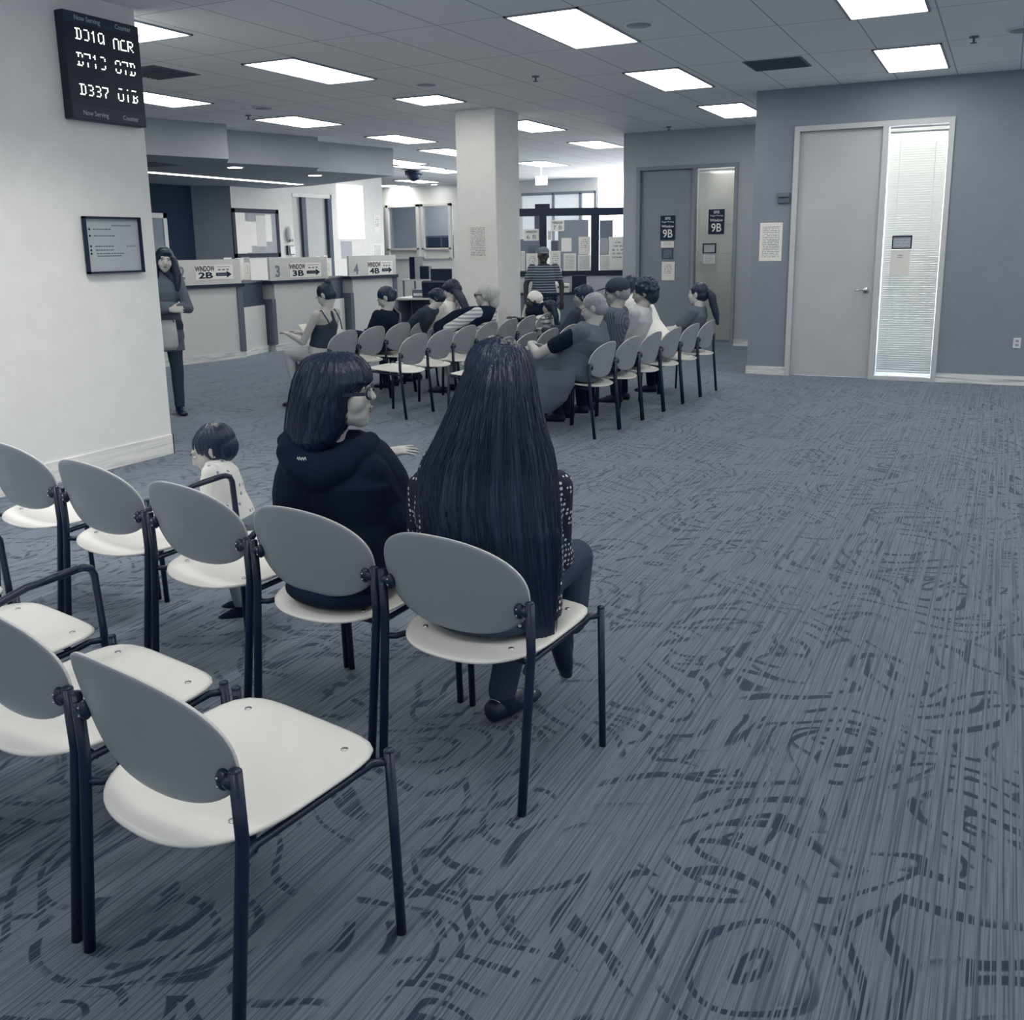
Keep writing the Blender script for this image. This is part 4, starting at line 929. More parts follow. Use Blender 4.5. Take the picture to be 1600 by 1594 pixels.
def by_posts(xr, yr, xl, yl, label, group, arm=False):
    w_ = math.hypot(xr-xl, yr-yl); put_chair((xr+xl)/2, (yr+yl)/2, math.atan2(yr-yl, xr-xl), label, group, arm, min(1.12, max(.95, w_/.558)))
by_posts(-1.185, 1.225, -1.745, 1.33, 'nearest empty waiting chair at the bottom left, right end of the nearest row', G1)
by_posts(-1.765, 1.335, -2.31, 1.44, 'empty waiting chair just left of the nearest one, half cut by the left edge', G1)
by_posts(-2.33, 1.445, -2.87, 1.55, 'empty chair with a straight black armrest at the left edge', G1, True)
by_posts(-2.90, 1.56, -3.44, 1.67, 'chair with a rounded black arm at the far left edge, barely in view', G1, True)
by_posts(-1.06, 2.225, -1.60, 2.30, 'waiting chair under the woman with very long hair', G2)
by_posts(-1.615, 2.30, -2.155, 2.37, 'waiting chair under the woman in the black hoodie', G2)
by_posts(-2.175, 2.375, -2.745, 2.485, 'empty armed chair between the hoodie woman and the wall, next to the toddler', G2, True)
by_posts(-2.765, 2.49, -3.375, 2.615, 'empty armed chair second left of the toddler', G2, True)
by_posts(-3.40, 2.62, -3.99, 2.74, 'empty chair partly cut by the left edge, in front of the pale wall', G2)
ordn = ['first', 'second', 'third', 'fourth', 'fifth', 'sixth', 'seventh', 'eighth']
def row(x, y0, pitch, n, dx, labels, group, rz=PI/2):
    for i in range(n): put_chair(x+dx*i, y0+pitch*(i+.5), rz, labels[i], group, False, .905)
row(-5.75, 7.55, .49, 6, 0, ['waiting chair under the woman in the racerback tank top', 'empty chair between the tank top woman and the woman in navy', 'waiting chair under the bent woman in navy with a bag strap',
    'chair under the boy with short dark hair', 'chair right of the boy, before the girl in white tee with long hair', 'last chair of the leftmost row, behind the striped shawl woman'], 'chairs of the leftmost far row')
row(-4.88, 7.46, .485, 7, 0, ['front left corner empty chair of the middle block, nearest to the glasses woman', 'second empty chair of the middle block, between the two foreground heads', 'third empty chair of the middle block, left of the long hair woman head',
    'chair under the woman wearing sunglasses and a dark shawl', 'empty chair right of the woman with the shawl', 'empty chair left of the girl in striped shirt', 'chair under the girl in the striped shirt', 'chair right of the girl in the striped shirt'], 'chairs of the middle left row')
row(-3.92, 7.37, .49, 5, 0, ['empty chair peeping over the long hair, lowest one', 'empty chair just right of the long hair head', 'empty chair left of the crossed arms of the vest woman', 'chair behind the crossed arms of the vest woman', 'chair under the person in dark grey behind the vest woman'], 'chairs of the middle right row')
row(-2.92, 7.25, .505, 6, .035, ['chair under the old woman in a long vest', 'chair under the man with cap and striped shirt', 'chair under the curly haired woman', 'empty looking chair behind the bent person in white', 'empty chair just left of the ponytail woman', 'last chair of the right row, under the ponytail woman'], 'chairs of the rightmost row', PI/2-.07)

put_chair(-5.18, 11.42, R(150), 'chair under the person in the white head scarf, beside the column', 'chairs of the middle left row', False, .905)

# ------------------------------------------------------------------ people
def sk(name, v, r=.5): return mat(name, (v, v*1.005, v*1.01, 1), r, .3, var=.05, scale=14)
SK = dict(light=sk('skin_light', .54), mid=sk('skin_mid', .46), tan=sk('skin_tan', .30), dark=sk('skin_dark', .045), bright=sk('skin_bright', .80))
HAIR = dict(dark=hair_mat('hair_dark', (.0045, .012, .034, 1)), brown=hair_mat('hair_brown', (.012, .02, .04, 1)), grey=hair_mat('hair_grey', (.16, .18, .22, 1), (.38, .41, .45, 1)), blond=hair_mat('hair_blond', (.34, .36, .39, 1), (.6, .62, .62, 1)))
CL = lambda name, c, b=.3: mat(name, c, .85, .15, var=.12, scale=7, bump=b, bscale=260)
CLO = dict(black=CL('cloth_black', (.006, .013, .035, 1)), navy=CL('cloth_navy', (.012, .024, .055, 1)), jean=CL('cloth_jean', (.04, .06, .10, 1)), grey=CL('cloth_grey', (.11, .135, .175, 1)), mid=CL('cloth_mid', (.2, .235, .28, 1)),
    pale=CL('cloth_pale', (.48, .51, .55, 1)), white=CL('cloth_white', (.80, .81, .80, 1)), dgrey=CL('cloth_dark_grey', (.04, .055, .085, 1)),
    stripe=band_mat('cloth_striped', (.62, .65, .68, 1), (.30, .34, .40, 1), 2, 26, .55, warp=.02), rib=band_mat('cloth_ribbed', (.065, .085, .125, 1), (.13, .155, .20, 1), 1, 75, .55, warp=.01), ribh=band_mat('cloth_stripe_dark', (.05, .07, .11, 1), (.34, .38, .43, 1), 2, 28, .62, warp=.01),
    kid=band_mat('cloth_kid_stripe', (.66, .69, .71, 1), (.12, .15, .2, 1), 2, 18, .6, warp=.01), flower=dot_mat('cloth_print', (.80, .81, .80, 1), (.3, .35, .42, 1), 28, .22), dots=dot_mat('cloth_polka', (.006, .013, .035, 1), (.62, .65, .68, 1), 58, .30), shoe=mat('shoe_black', NAVY, .4, .5), wshoe=mat('shoe_white', (.7, .71, .7, 1), .5, .3))
EYE = mat('eye_dark', (.01, .015, .03, 1), .15, .6); EYEW = mat('eye_white', (.7, .72, .74, 1), .2, .5); LIP = mat('lip', (.22, .22, .25, 1), .5, .3)
RX = lambda a: Matrix.Rotation(R(a), 3, 'X'); RZ = lambda a: Matrix.Rotation(R(a), 3, 'Z'); RY = lambda a: Matrix.Rotation(R(a), 3, 'Y')

def head_prims(mb, c, Rm, s=1.0, chub=0.0, fine=False):
    P = lambda x, y, z: c+Rm @ (V((x, y, z))*s)
    def E_(x, y, z, a, b_, d, rot=None, n=16, k=10): mb.ell(P(x, y, z), a*s, b_*s, d*s, Rm @ (rot or Matrix.Identity(3)), n, k)
    E_(0, -.018, .032, .074, .094, .082, None, 24, 14); E_(0, .032, -.022, .060+chub*.3, .060, .080, None, 22, 14)
    E_(0, .018, -.060, .054+chub, .058+chub*.4, .040, None, 20, 10); E_(0, .060, -.088, .028+chub*.4, .026, .022); E_(0, .044, -.068, .046+chub*.8, .046, .034, None, 18, 10)
    for sx in (-1, 1): E_(sx*(.034+chub*.3), .052, -.028, .030, .032, .034); E_(sx*.074, -.012, -.006, .010, .020, .030, RZ(sx*-25)); E_(sx*.076, -.014, .008, .010, .014, .018)
    # brow, nose, lips
    E_(0, .074, .034, .048, .016, .010); mb.loft([(P(0, .084, .026), Rm @ V((.008*s, 0, 0)), Rm @ V((0, .008*s, 0))), (P(0, .094, .004), Rm @ V((.010*s, 0, 0)), Rm @ V((0, .011*s, 0))), (P(0, .101, -.018), Rm @ V((.014*s, 0, 0)), Rm @ V((0, .014*s, 0))), (P(0, .094, -.030), Rm @ V((.013*s, 0, 0)), Rm @ V((0, .010*s, 0)))], 12)
    E_(0, .106, -.020, .0105, .010, .009)
    for sx in (-1, 1): E_(sx*.012, .094, -.024, .008, .010, .008)
    E_(0, .086, -.048, .024, .012, .0065); E_(0, .084, -.0600, .021, .012, .007)

def face_bits(root, c, Rm, s=1.0, brow=True, lips=True):
    P = lambda x, y, z: c+Rm @ (V((x, y, z))*s)
    for sx in (-1, 1):
        e = MB().ell(P(sx*.031, .078, .014), .0115*s, .010*s, .0058*s, Rm, 12, 8).build('eye', EYEW, root)
        MB().ell(P(sx*.031, .086, .014), .0058*s, .004*s, .006*s, Rm, 10, 6).build('iris', EYE, e)
        if brow: MB().ell(P(sx*.032, .0875, .033), .018*s, .005*s, .0034*s, Rm @ RY(sx*8), 10, 6).build('eyebrow', HAIR['dark'], root)
    if lips: MB().ell(P(0, .095, -.0495), .020*s, .006*s, .0042*s, Rm, 12, 6).ell(P(0, .0925, -.0585), .017*s, .006*s, .005*s, Rm, 12, 6).build('lips', LIP, root)

def hand_prims(mb, w_, d, n, side=1, s=1.0, curl=25, spread=6, thumb_out=40, ncurl=None):
    """w_: wrist, d: direction of the fingers, n: back-of-hand normal, side: +1 when the thumb is on the +(d x n) side"""
    d = d.normalized(); n = (n-d*n.dot(d)).normalized(); t = d.cross(n)*side
    L = .088*s; k0 = w_; 
    mb.loft([(w_-d*.012*s, t*.026*s, n*.019*s), (w_+d*.02*s, t*.031*s, n*.017*s), (w_+d*.06*s, t*.040*s, n*.015*s), (w_+d*L, t*.039*s, n*.012*s), (w_+d*(L+.006*s), t*.034*s, n*.009*s)], 14)
    for i, (off, ln) in enumerate(((.029, .070), (.0095, .079), (-.0105, .073), (-.029, .057))):
        b = w_+d*(L-.006*s)+t*off*s; sp = R(spread*(1.3-i)); cd_ = (d*math.cos(sp)+t*math.sin(sp)).normalized()
        c_ = R((ncurl[i] if ncurl else curl)); p = b; ang = 0; r0 = (.0092 if i < 3 else .0080)*s
        for j, fr in enumerate((.45, .31, .24)):
            ang += c_*(.7 if j == 0 else 1); q = p+(cd_*math.cos(ang)-n*math.sin(ang))*ln*fr*s
            mb.caps(p, r0, q, r0*.9, 10, 3); p = q; r0 *= .9
    to = R(thumb_out); b = w_+d*.022*s+t*.024*s-n*.004*s; p = b; r0 = .0125*s; v = (d*math.cos(to)+t*math.sin(to)-n*.25).normalized()
    for fr in (.040, .034, .027):
        q = p+v*fr*s; mb.caps(p, r0, q, r0*.86, 10, 3); p = q; r0 *= .86; v = (v+d*.25).normalized()

def ridges(cx, cy, amp, f):
    def g(co):
        a = np.arctan2(co[:, 1]-cy, co[:, 0]-cx); z = co[:, 2]
        return amp*(np.sin(a*f+z*9+np.sin(z*17+a*2))*.5+np.sin(a*f*2.37+z*21)*.35+np.sin(a*f*.43-z*6)*.5)
    return g
def strands(root, m_, secs, n, r=.0011, seed=1, off=.003, a0=0, a1=2*PI, name='loose_strands'):
    rnd = random.Random(seed); mb = MB(); K = len(secs)
    for i in range(n):
        th = rnd.uniform(a0, a1); s0 = rnd.uniform(0, K*.45); s1 = rnd.uniform(K*.6, K-1.01); o = rnd.uniform(0, off)+.001; pts = []; ph = rnd.uniform(0, 6)
        for k in range(15):
            q = s0+(s1-s0)*k/14; i0 = int(q); f = q-i0; c = secs[i0][0].lerp(secs[i0+1][0], f); rr = secs[i0][1].lerp(secs[i0+1][1], f); ff = secs[i0][2].lerp(secs[i0+1][2], f)
            a = th+.05*math.sin(k*.35+ph); d = rr*math.cos(a)+ff*math.sin(a); pts.append(c+d+d.normalized()*o)
        mb.tube(pts, r, 4, r*.4)
    o = mb.build(name, m_, root); o['kind'] = 'stuff'; return o
def folds(amp, f=22):
    def g(co):
        x, y, z = co[:, 0], co[:, 1], co[:, 2]
        return amp*(np.sin(z*f+np.sin(x*11+1)*2.2+np.sin(y*9)*1.5)*.6+np.sin((x+y)*f*.8+np.sin(z*13)*2)*.4)
    return g

def person(label, loc, rz, p):
    t = thing('person', label, 'person', loc, rz, None)
    s = p.get('s', 1.0); b = p.get('bulk', 1.0); stand = p.get('stand', False); vox = p.get('vox', .0085)
    hz = p.get('hz', .90*s if stand else .56)
    pel = V((0, p.get('py', 0), hz)); L = R(p.get('lean', 5)); S = R(p.get('side', 0))
    u = V((math.sin(S), math.sin(L), math.cos(L))).normalized(); right = V((1, 0, 0)); right = (right-u*right.dot(u)).normalized(); tw = p.get('twist', 0)
    right = Matrix.Rotation(R(tw), 3, u) @ right; fwd = u.cross(right)
    tl = p.get('tl', 1.0)
    if 'hc' in p and 'tl' not in p: tl = max(.6, min(1.15, ((p['hc'][2]-p.get('nk', .175)*s)-hz)/(.43*s*u.z)))
    sh = pel+u*.43*s*tl; nb = pel+u*.485*s*tl+fwd*.0; sw = p.get('sw', .165)*s
    if 'hc' in p: hc = V(p['hc'])
    else: hc = nb+(u*.6+V((0, .12, .4))).normalized()*.155*s
    hs = p.get('hs', 1.0)*s; yw, pt, rl = p.get('head', (0, 0, 0)); Rm = RZ(yw) @ RX(-pt) @ RY(rl)
    skin = p.get('skin', SK['light'])
    def torso(mb, g, top=True, lo=0.0):
        secs = []
        for h, rx, ry, yo in ((lo-.05, .155, .115, 0), (.0+lo, .172, .128, 0), (.10, .155, .115, .0), (.20, .140, .105, .01), (.30, .152, .115, .012), (.38, .160, .105, .0), (.44, .135, .075, -.005), (.475, .078, .062, -.005), (.50, .056, .052, .0)):
            if top and g > 0 and p.get('tank') and h > .32: rx, ry, yo = {.38: (.050, .060, -.030), .44: (.040, .040, -.028), .475: (.036, .030, -.02), .50: (.03, .02, -.02)}[h]
            secs.append((pel+u*h*s*(tl if h > 0 else 1)+fwd*yo*s, right*(rx*b*s+g), fwd*(ry*b*s+g)))
        mb.loft(secs, 24)
    arms = {}
    for sd, k_ in ((-1, 'L'), (1, 'R')):
        S0 = sh+right*sd*sw
        el = V(p[k_+'e']) if k_+'e' in p else S0-u*.25*s+right*sd*.04*s+fwd*.05*s
        wr = V(p[k_+'w']) if k_+'w' in p else (V((sd*.10*s, .30*s, hz+.10)) if not stand else el-V((-.0, -.08*s, .22*s)))
        arms[k_] = (S0, el, wr)
    legs = {}
    for sd, k_ in ((-1, 'l'), (1, 'r')):
        H0 = pel+V((sd*.09*s, 0, -.02))
        kn = V(p[k_+'k']) if k_+'k' in p else (V((sd*.11*s, .43*s, hz-.04)) if not stand else V((sd*.10*s, .02, hz*.52)))
        an = V(p[k_+'a']) if k_+'a' in p else (V((sd*.11*s, .40*s, .09)) if not stand else V((sd*.10*s, -.02, .09)))
        ft = V(p[k_+'f']) if k_+'f' in p else V((sd*.15, 1, 0)).normalized()
        legs[k_] = (H0, kn, an, ft)
    # body: one continuous skin
    mb = MB(); torso(mb, -.008); mb.caps(nb-u*.03*s, .056*s, hc+Rm @ V((0, -.03, -.06))*hs, .046*s, 16)
    head_prims(mb, hc, Rm, hs, p.get('chub', 0))
    for k_, (a, e, w_) in arms.items():
        mb.caps(a, .044*s*b**.5, e, .037*s*b**.5, 14); mb.caps(e, .039*s*b**.5, w_, .026*s, 14)
        hd = V(p[k_+'hd']) if k_+'hd' in p else (w_-e); hn = V(p[k_+'hn']) if k_+'hn' in p else V((0, 0, 1))
        hand_prims(mb, w_, hd, hn, p.get(k_+'side', 1 if k_ == 'L' else -1), s*p.get('hands', .95), **p.get(k_+'hand', {}))
    for k_, (h_, kn, an, ft) in legs.items():
        mb.caps(h_, .078*s*b**.5, kn, .052*s, 14); mb.caps(kn, .053*s, an, .034*s, 14)
        ft = ft.normalized(); z = ft.cross(V((-ft.y, ft.x, 0)).normalized()).normalized(); mb.caps(an-ft*.02-z*.035, .032*s, an+ft*.12*s-z*.062, .024*s, 12)
    body = mb.blob('body', skin, t, vox, p.get('smooth', 2))
    # clothes
    g = p.get('ease', .014); tm = p.get('top', CLO['mid']); sl = p.get('sleeve', 'long')
    mb = MB(); torso(mb, g, lo=p.get('hem', -.02)-0.0)
    for k_, (a, e, w_) in arms.items():
        if sl == 'none': continue
        mb.caps(a, .060*s*b**.5+g*.3, e if sl == 'long' else a.lerp(e, p.get('slf', .62)), (.046 if sl == 'long' else .054)*s*b**.5+g*.3, 14)
        if sl == 'long': mb.caps(e, .047*s*b**.5+g*.3, e.lerp(w_, .93), .034*s+g*.4, 14)
    if 'top_extra' in p: p['top_extra'](mb, t)
    mb.blob(p.get('top_name', 'shirt'), tm, t, vox, 3, folds(p.get('fold', .003)))
    if p.get('legs', True):
        mb = MB(); mb.loft([(pel+u*.06*s, right*(.160*b*s+.010), fwd*(.122*b*s+.010)), (pel, right*(.176*b*s+.012), fwd*(.132*b*s+.012)), (pel-u*.07*s, right*(.165*b*s+.01), fwd*(.125*b*s+.01))], 22)
        for k_, (h_, kn, an, ft) in legs.items():
            mb.caps(h_, .088*s*b**.5, kn, .064*s, 14); mb.caps(kn, .064*s, an if p.get('pant', 'long') == 'long' else kn.lerp(an, .3), (.05 if p.get('pant', 'long') == 'long' else .06)*s, 14)
        if 'bottom_extra' in p: p['bottom_extra'](mb, t)
        mb.blob(p.get('bottom_name', 'trousers'), p.get('bottom', CLO['navy']), t, vox, 2, folds(.002))
        for k_, (h_, kn, an, ft) in legs.items():
            ft = ft.normalized(); q = V((-ft.y, ft.x, 0)).normalized(); z = ft.cross(q).normalized(); sm = MB(); a0 = an-z*.055
            sm.loft([(a0-ft*.07*s, q*.020*s, z*.020), (a0-ft*.06*s, q*.034*s, z*.036), (a0+ft*.0*s, q*.040*s, z*.044), (a0+ft*.07*s-z*.006, q*.043*s, z*.036), (a0+ft*.14*s-z*.014, q*.043*s, z*.026), (a0+ft*.18*s-z*.018, q*.030*s, z*.018)], 14)
            sm.caps(an+z*.02, .043*s, a0+z*.01, .045*s, 14).caps(a0+z*.012, .045*s, a0+ft*.08*s, .036*s, 12)
            sm.build('shoe', p.get('shoe', CLO['shoe']), t)
    ctx = dict(root=t, hc=hc, Rm=Rm, hs=hs, u=u, fwd=fwd, right=right, pel=pel, sh=sh, arms=arms, s=s, nb=nb)
    # hair
    hm = p.get('hairmat', HAIR['dark']); st = p.get('hair', 'short')
    P = lambda x, y, z: hc+Rm @ (V((x, y, z))*hs)
    if st != 'none':
        mb = MB(); E_ = lambda x, y, z, a, b_, d: mb.ell(P(x, y, z), a*hs, b_*hs, d*hs, Rm, 22, 14)
        tight = .004 if st in ('bun', 'ponytail') else .010
        if st == 'custom': E_(0, -.024, .036, .081, .099, .084)
        elif st == 'tight': E_(0, -.022, .028, .0775, .096, .078); E_(0, -.048, -.012, .071, .070, .068)
        elif st == 'curly':
            E_(0, -.03, .045, .098, .108, .095); E_(0, -.065, -.03, .085, .07, .085)
            rnd = random.Random(3)
            for i in range(150):
                a = rnd.random()*2*PI; e = rnd.uniform(-1.0, 1.45); x, y, z = math.cos(a)*math.cos(e), math.sin(a)*math.cos(e), math.sin(e)
                if y > .35 and z < .45: continue
                if z < -.1 and y > -.2: continue
                E_(x*.098, -.03+y*.108, .03+z*.105, .017, .017, .017)
        else:
            E_(0, -.024, .038, .076+tight, .094+tight, .084+tight); E_(0, -.048, -.012, .070+tight, .068+tight, .072)
            if st in ('short', 'long'):
                for sx in (-1, 1): E_(sx*.058, -.02, .0, .026, .05, .06)
                E_(0, .045, .082, .055, .042, .032)
            if st == 'bun': E_(*p.get('bun', (0, -.135, .055)), .040, .036, .036)
        if st == 'long' or st == 'ponytail':
            pts = p['tail']; n_ = len(pts)
            for i in range(n_-1):
                (a0, r0), (a1, r1) = pts[i], pts[i+1]
                if isinstance(r0, tuple):
                    mb.loft([(V(a0), right*r0[0], fwd*r0[1]), (V(a0).lerp(V(a1), .5), right*(r0[0]+r1[0])/2, fwd*(r0[1]+r1[1])/2), (V(a1), right*r1[0], fwd*r1[1])], 18)
                else: mb.caps(a0, r0, a1, r1, 12)
        if 'hair_extra' in p: p['hair_extra'](mb, ctx)
        mb.blob('hair', hm, t, p.get('hvox', vox*.8), 2, ridges(hc.x, hc.y, p.get('ridge', .0025), p.get('rfq', 26)))
    if p.get('face', True): face_bits(t, hc, Rm, hs, p.get('brow', True))
    return t, ctx

def specs(ctx, m_, shades=False, thick=.0022, dz=0.0):
    t, hc, Rm, s = ctx['root'], ctx['hc'], ctx['Rm'], ctx['hs']; P = lambda x, y, z: hc+Rm @ (V((x, y, z+dz))*s)
    g = MB()
    for sx in (-1, 1):
        pts = [P(sx*.033+.026*math.cos(a), .103-.010*abs(math.cos(a)), .010+.018*math.sin(a)) for a in [2*PI*i/18 for i in range(19)]]
        g.tube(pts, thick*s, 6)
        g.box(P(sx*.078, .048, .014), (.004*s, .088*s, .010*s), Rm)
    g.tube([P(-.008, .108, .016), P(.008, .108, .016)], thick*s, 6)
    o = g.build('sunglasses' if shades else 'glasses', m_, t)
    l = MB()
    for sx in (-1, 1): l.ell(P(sx*.033, .100, .010), .025*s, .002*s, .017*s, Rm, 14, 8)
    l.build('lens', MT['black'] if shades else MT['lens'], o); return o
hz_dir = V((-math.sin(YAW), math.cos(YAW), 0)); rt_h = V((math.cos(YAW), math.sin(YAW), 0))
def to_local(root_loc, rz, P): return Matrix.Rotation(-rz, 3, 'Z') @ (V(P)-V(root_loc))
def frame(root_loc, rz):
    """gives lp(px,py,ref) -> local point and the local view-right / view-forward axes"""
    inv = Matrix.Rotation(-rz, 3, 'Z')
    return (lambda px, py, ref: inv @ (atd(px, py, ref)-V(root_loc))), inv @ rt_h, inv @ hz_dir
def px_sections(mb, lp, ra, fa, ref, rows, n=28, dshift=0):
    secs = []
    for r_ in rows:
        y, xl, xr, dd = r_[:4]; sh_ = r_[4] if len(r_) > 4 else 0
        c = lp((xl+xr)/2, y, ref); a_ = lp(xl, y, ref); b_ = lp(xr, y, ref); secs.append((c+fa*sh_, ra*((b_-a_).length/2), fa*dd))
    mb.loft(secs, n); return secs

# --- woman in black hoodie with glasses (second row, left of the long haired woman)
loc = (-1.86, 2.50, 0); rz = R(-8); lp, ra, fa = frame(loc, rz); refh = (-1.86, 2.45, 1.05); reft = (-1.86, 2.47, .8)
hcW = lp(528, 613, refh)
handw = lp(590, 711, (-1.80, 2.66, .9)); hdir = (lp(643, 700, (-1.74, 2.74, .9))-handw)
def hood(mb, t):
    px_sections(mb, lp, ra, fa, reft, [(674, 500, 566, .04), (684, 462, 590, .08), (696, 446, 606, .11), (715, 436, 620, .13), (740, 428, 634, .13, .01), (770, 422, 644, .125, .03), (810, 422, 648, .12, .05), (850, 430, 640, .11, .07), (880, 436, 632, .10, .09)])
    pts = [lp(455, 688, (-1.83, 2.40, .9)), lp(456, 708, (-1.85, 2.37, .9)), lp(470, 730, (-1.86, 2.36, .9)), lp(500, 738, (-1.86, 2.36, .9)), lp(532, 728, (-1.86, 2.37, .9)), lp(560, 706, (-1.86, 2.40, .9)), lp(578, 690, (-1.86, 2.46, .9))]
    rr = [.035, .048, .058, .062, .058, .046, .034]
    for i in range(6): mb.caps(pts[i], rr[i], pts[i+1], rr[i+1], 16)
    mb.caps(lp(448, 690, (-1.86, 2.42, .9)), .03, lp(560, 684, (-1.86, 2.46, .9)), .028, 12)
    A = lp(582, 756, (-1.80, 2.5, .8)); B = lp(620, 812, (-1.80, 2.52, .8)); mb.caps(A, .078, B, .070, 16); mb.caps(B, .066, lp(592, 722, (-1.80, 2.64, .9)), .040, 14)
bobrows = [(551, 505, 538, .03), (554, 488, 553, .062), (562, 474, 566, .085), (576, 465, 577, .100), (594, 459, 582, .104), (604, 457, 573, .106), (612, 455, 566, .106), (621, 454, 559, .106), (632, 451, 557, .104), (650, 449, 548, .10), (668, 447, 541, .095), (684, 447, 531, .09), (700, 450, 520, .07), (712, 460, 506, .045)]
def bob(mb, ctx): ctx['secs'] = px_sections(mb, lp, ra, fa, refh, bobrows, 40)
t, cW = person('person in a black hoodie and dark glasses, with a dark bob, one pale hand raised', loc, rz, dict(s=.97, bulk=1.15, lean=2, py=-.03, bottom_extra=lambda mb, t: mb.ell((0, -.085, .468), .185, .118, .048, None, 24, 12), hz=.56, hc=hcW, hs=1.09, head=(-55, -2, 0), chub=.005, skin=sk('skin_cheek', .56), vox=.005, smooth=10, nk=.26, sw=.12,
    top=CLO['black'], top_name='hoodie', top_extra=hood, Re=tuple(lp(628, 806, (-1.80, 2.54, .8))), Rw=tuple(handw), Rhd=tuple(hdir), Rhn=(0.0, -.25, 1), Rside=-1, Rhand=dict(ncurl=[6, 8, 10, 14], spread=9, thumb_out=26), hands=.95, bottom=CLO['black'],
    la=(-.05, .78, .09), ra=(.10, .80, .09), hair='custom', hair_extra=bob, ridge=.0028, rfq=47, hvox=.004, brow=True))
specs(cW, MT['black'], False, .0034, -.013)
strands(t, HAIR['dark'], cW['secs'], 170, .0012, 3, .005)
mk = MB(); q = lp(464, 717, (-1.84, 2.262, .9)); n_ = 14
mk.tube([q+ra*(.0022*i)+V((0, 0, .006*math.sin(i*1.9))) for i in range(n_)], .0014, 5); mk.build('neck_logo', MT['white'], t, label='small white squiggle mark inside the hood')
# --- woman with very long hair and polka dot sleeves
loc = (-1.33, 2.46, 0); rz = R(-7); lp, ra, fa = frame(loc, rz); refh = (-1.33, 2.53, 1.1); refb = (-1.33, 2.36, .8)
hc2 = lp(783, 592, refh)
def longhair(mb, ctx):
    ctx['secs'] = px_sections(mb, lp, ra, fa, refb, [(541, 770, 800, .04, .12), (545, 757, 812, .075, .12), (553, 745, 822, .12, .11), (570, 733, 831, .155, .10), (592, 722, 836, .17, .09), (620, 710, 840, .17, .08), (650, 698, 846, .165, .07), (680, 684, 854, .155, .06), (710, 668, 864, .14, .05), (740, 656, 869, .125, .04), (780, 652, 872, .11, .02), (830, 664, 873, .07, -.01), (880, 690, 874, .06, .0), (930, 730, 872, .05, .02), (975, 790, 868, .04, .03), (1005, 835, 866, .025, .03)], 72)
def dress2(mb, t):
    px_sections(mb, lp, ra, fa, (-1.33, 2.48, .8), [(690, 690, 830, .06), (706, 662, 856, .10), (740, 648, 874, .12), (790, 646, 880, .12), (850, 655, 880, .12), (910, 680, 880, .12), (960, 700, 880, .12)], 24)
    mb.caps(lp(868, 760, (-1.33, 2.5, .8)), .055, lp(872, 868, (-1.33, 2.62, .8)), .042, 14); mb.caps(lp(872, 868, (-1.33, 2.62, .8)), .042, lp(862, 900, (-1.33, 2.78, .8)), .034, 12)
    mb.caps(lp(662, 760, (-1.33, 2.5, .8)), .05, lp(656, 836, (-1.33, 2.58, .8)), .042, 14)
fl = to_local(loc, rz, atz(786, 1122, .0)); fr_ = lp(905, 985, (-1.10, 2.75, .4))
t, c2 = person('person seen from behind with very long straight dark hair reaching the chair seat', loc, rz, dict(s=.98, bulk=1.02, lean=2, hz=.55, py=-.02, bottom_extra=lambda mb, t: mb.ell((.01, -.045, .468), .18, .120, .046, None, 24, 12), nk=.35, sw=.115, hc=hc2, hs=1.05, head=(-8, 4, 0), vox=.0065, top=CLO['dots'], top_name='polka_dot_jacket', top_extra=dress2, fold=.002,
    Re=tuple(lp(872, 868, (-1.33, 2.62, .8))), Rw=tuple(lp(850, 905, (-1.33, 2.85, .8))), bottom=CLO['jean'], lk=(-.08, .36, .52), la=(fl.x, fl.y, .10), lf=(.1, 1, 0), rk=(.07, .42, .53), ra=tuple(lp(893, 968, (-1.05, 2.85, .35))), rf=(.15, .25, -1),
    hair='custom', hair_extra=longhair, ridge=.0035, rfq=53, hvox=.005, face=False))
strands(t, HAIR['dark'], c2['secs'], 420, .0012, 5, .006)

# --- toddler standing in front of the second row
def W(px, py, ref): return atd(px, py, ref)
def rel(loc, rz, P): return tuple(to_local(loc, rz, P))
loc = (-2.87, 3.07, 0); rz = R(118)
hcT = rel(loc, rz, W(331, 704, (-2.95, 3.05, .72)))
hT = V(hcT)
def kidhair(mb, ctx):
    hc, Rm, hs = ctx['hc'], ctx['Rm'], ctx['hs']
    mb.ell(hc+Rm @ V((0, -.032, .036))*hs, .086*hs, .102*hs, .088*hs, Rm, 22, 14); mb.ell(hc+Rm @ V((0, -.052, -.005))*hs, .079*hs, .076*hs, .078*hs, Rm, 18, 10); [mb.ell(hc+Rm @ V((sx*.06, -.02, .0))*hs, .024*hs, .045*hs, .05*hs, Rm, 14, 8) for sx in (-1, 1)]
person('toddler with short dark hair in a white printed top, looking down beside an armed chair', loc, rz, dict(s=.52, stand=True, hz=.40, hc=hcT, hs=1.70, head=(8, 26, 0), bulk=1.35, lean=16, nk=.12, skin=SK['mid'], vox=.006, top=CLO['flower'], top_name='printed_top', hem=-.10, ease=.006,
    lk=(-.05, .03, .22), rk=(.05, .03, .22), la=(-.055, 0, .06), ra=(.055, .02, .06), bottom=CLO['mid'], bottom_name='leggings', hair='custom', hair_extra=kidhair, rfq=22, Le=(-.11, .05, .47), Lw=(-.09, .14, .42), Re=(.11, .05, .47), Rw=(.09, .14, .42), shoe=CLO['black']))

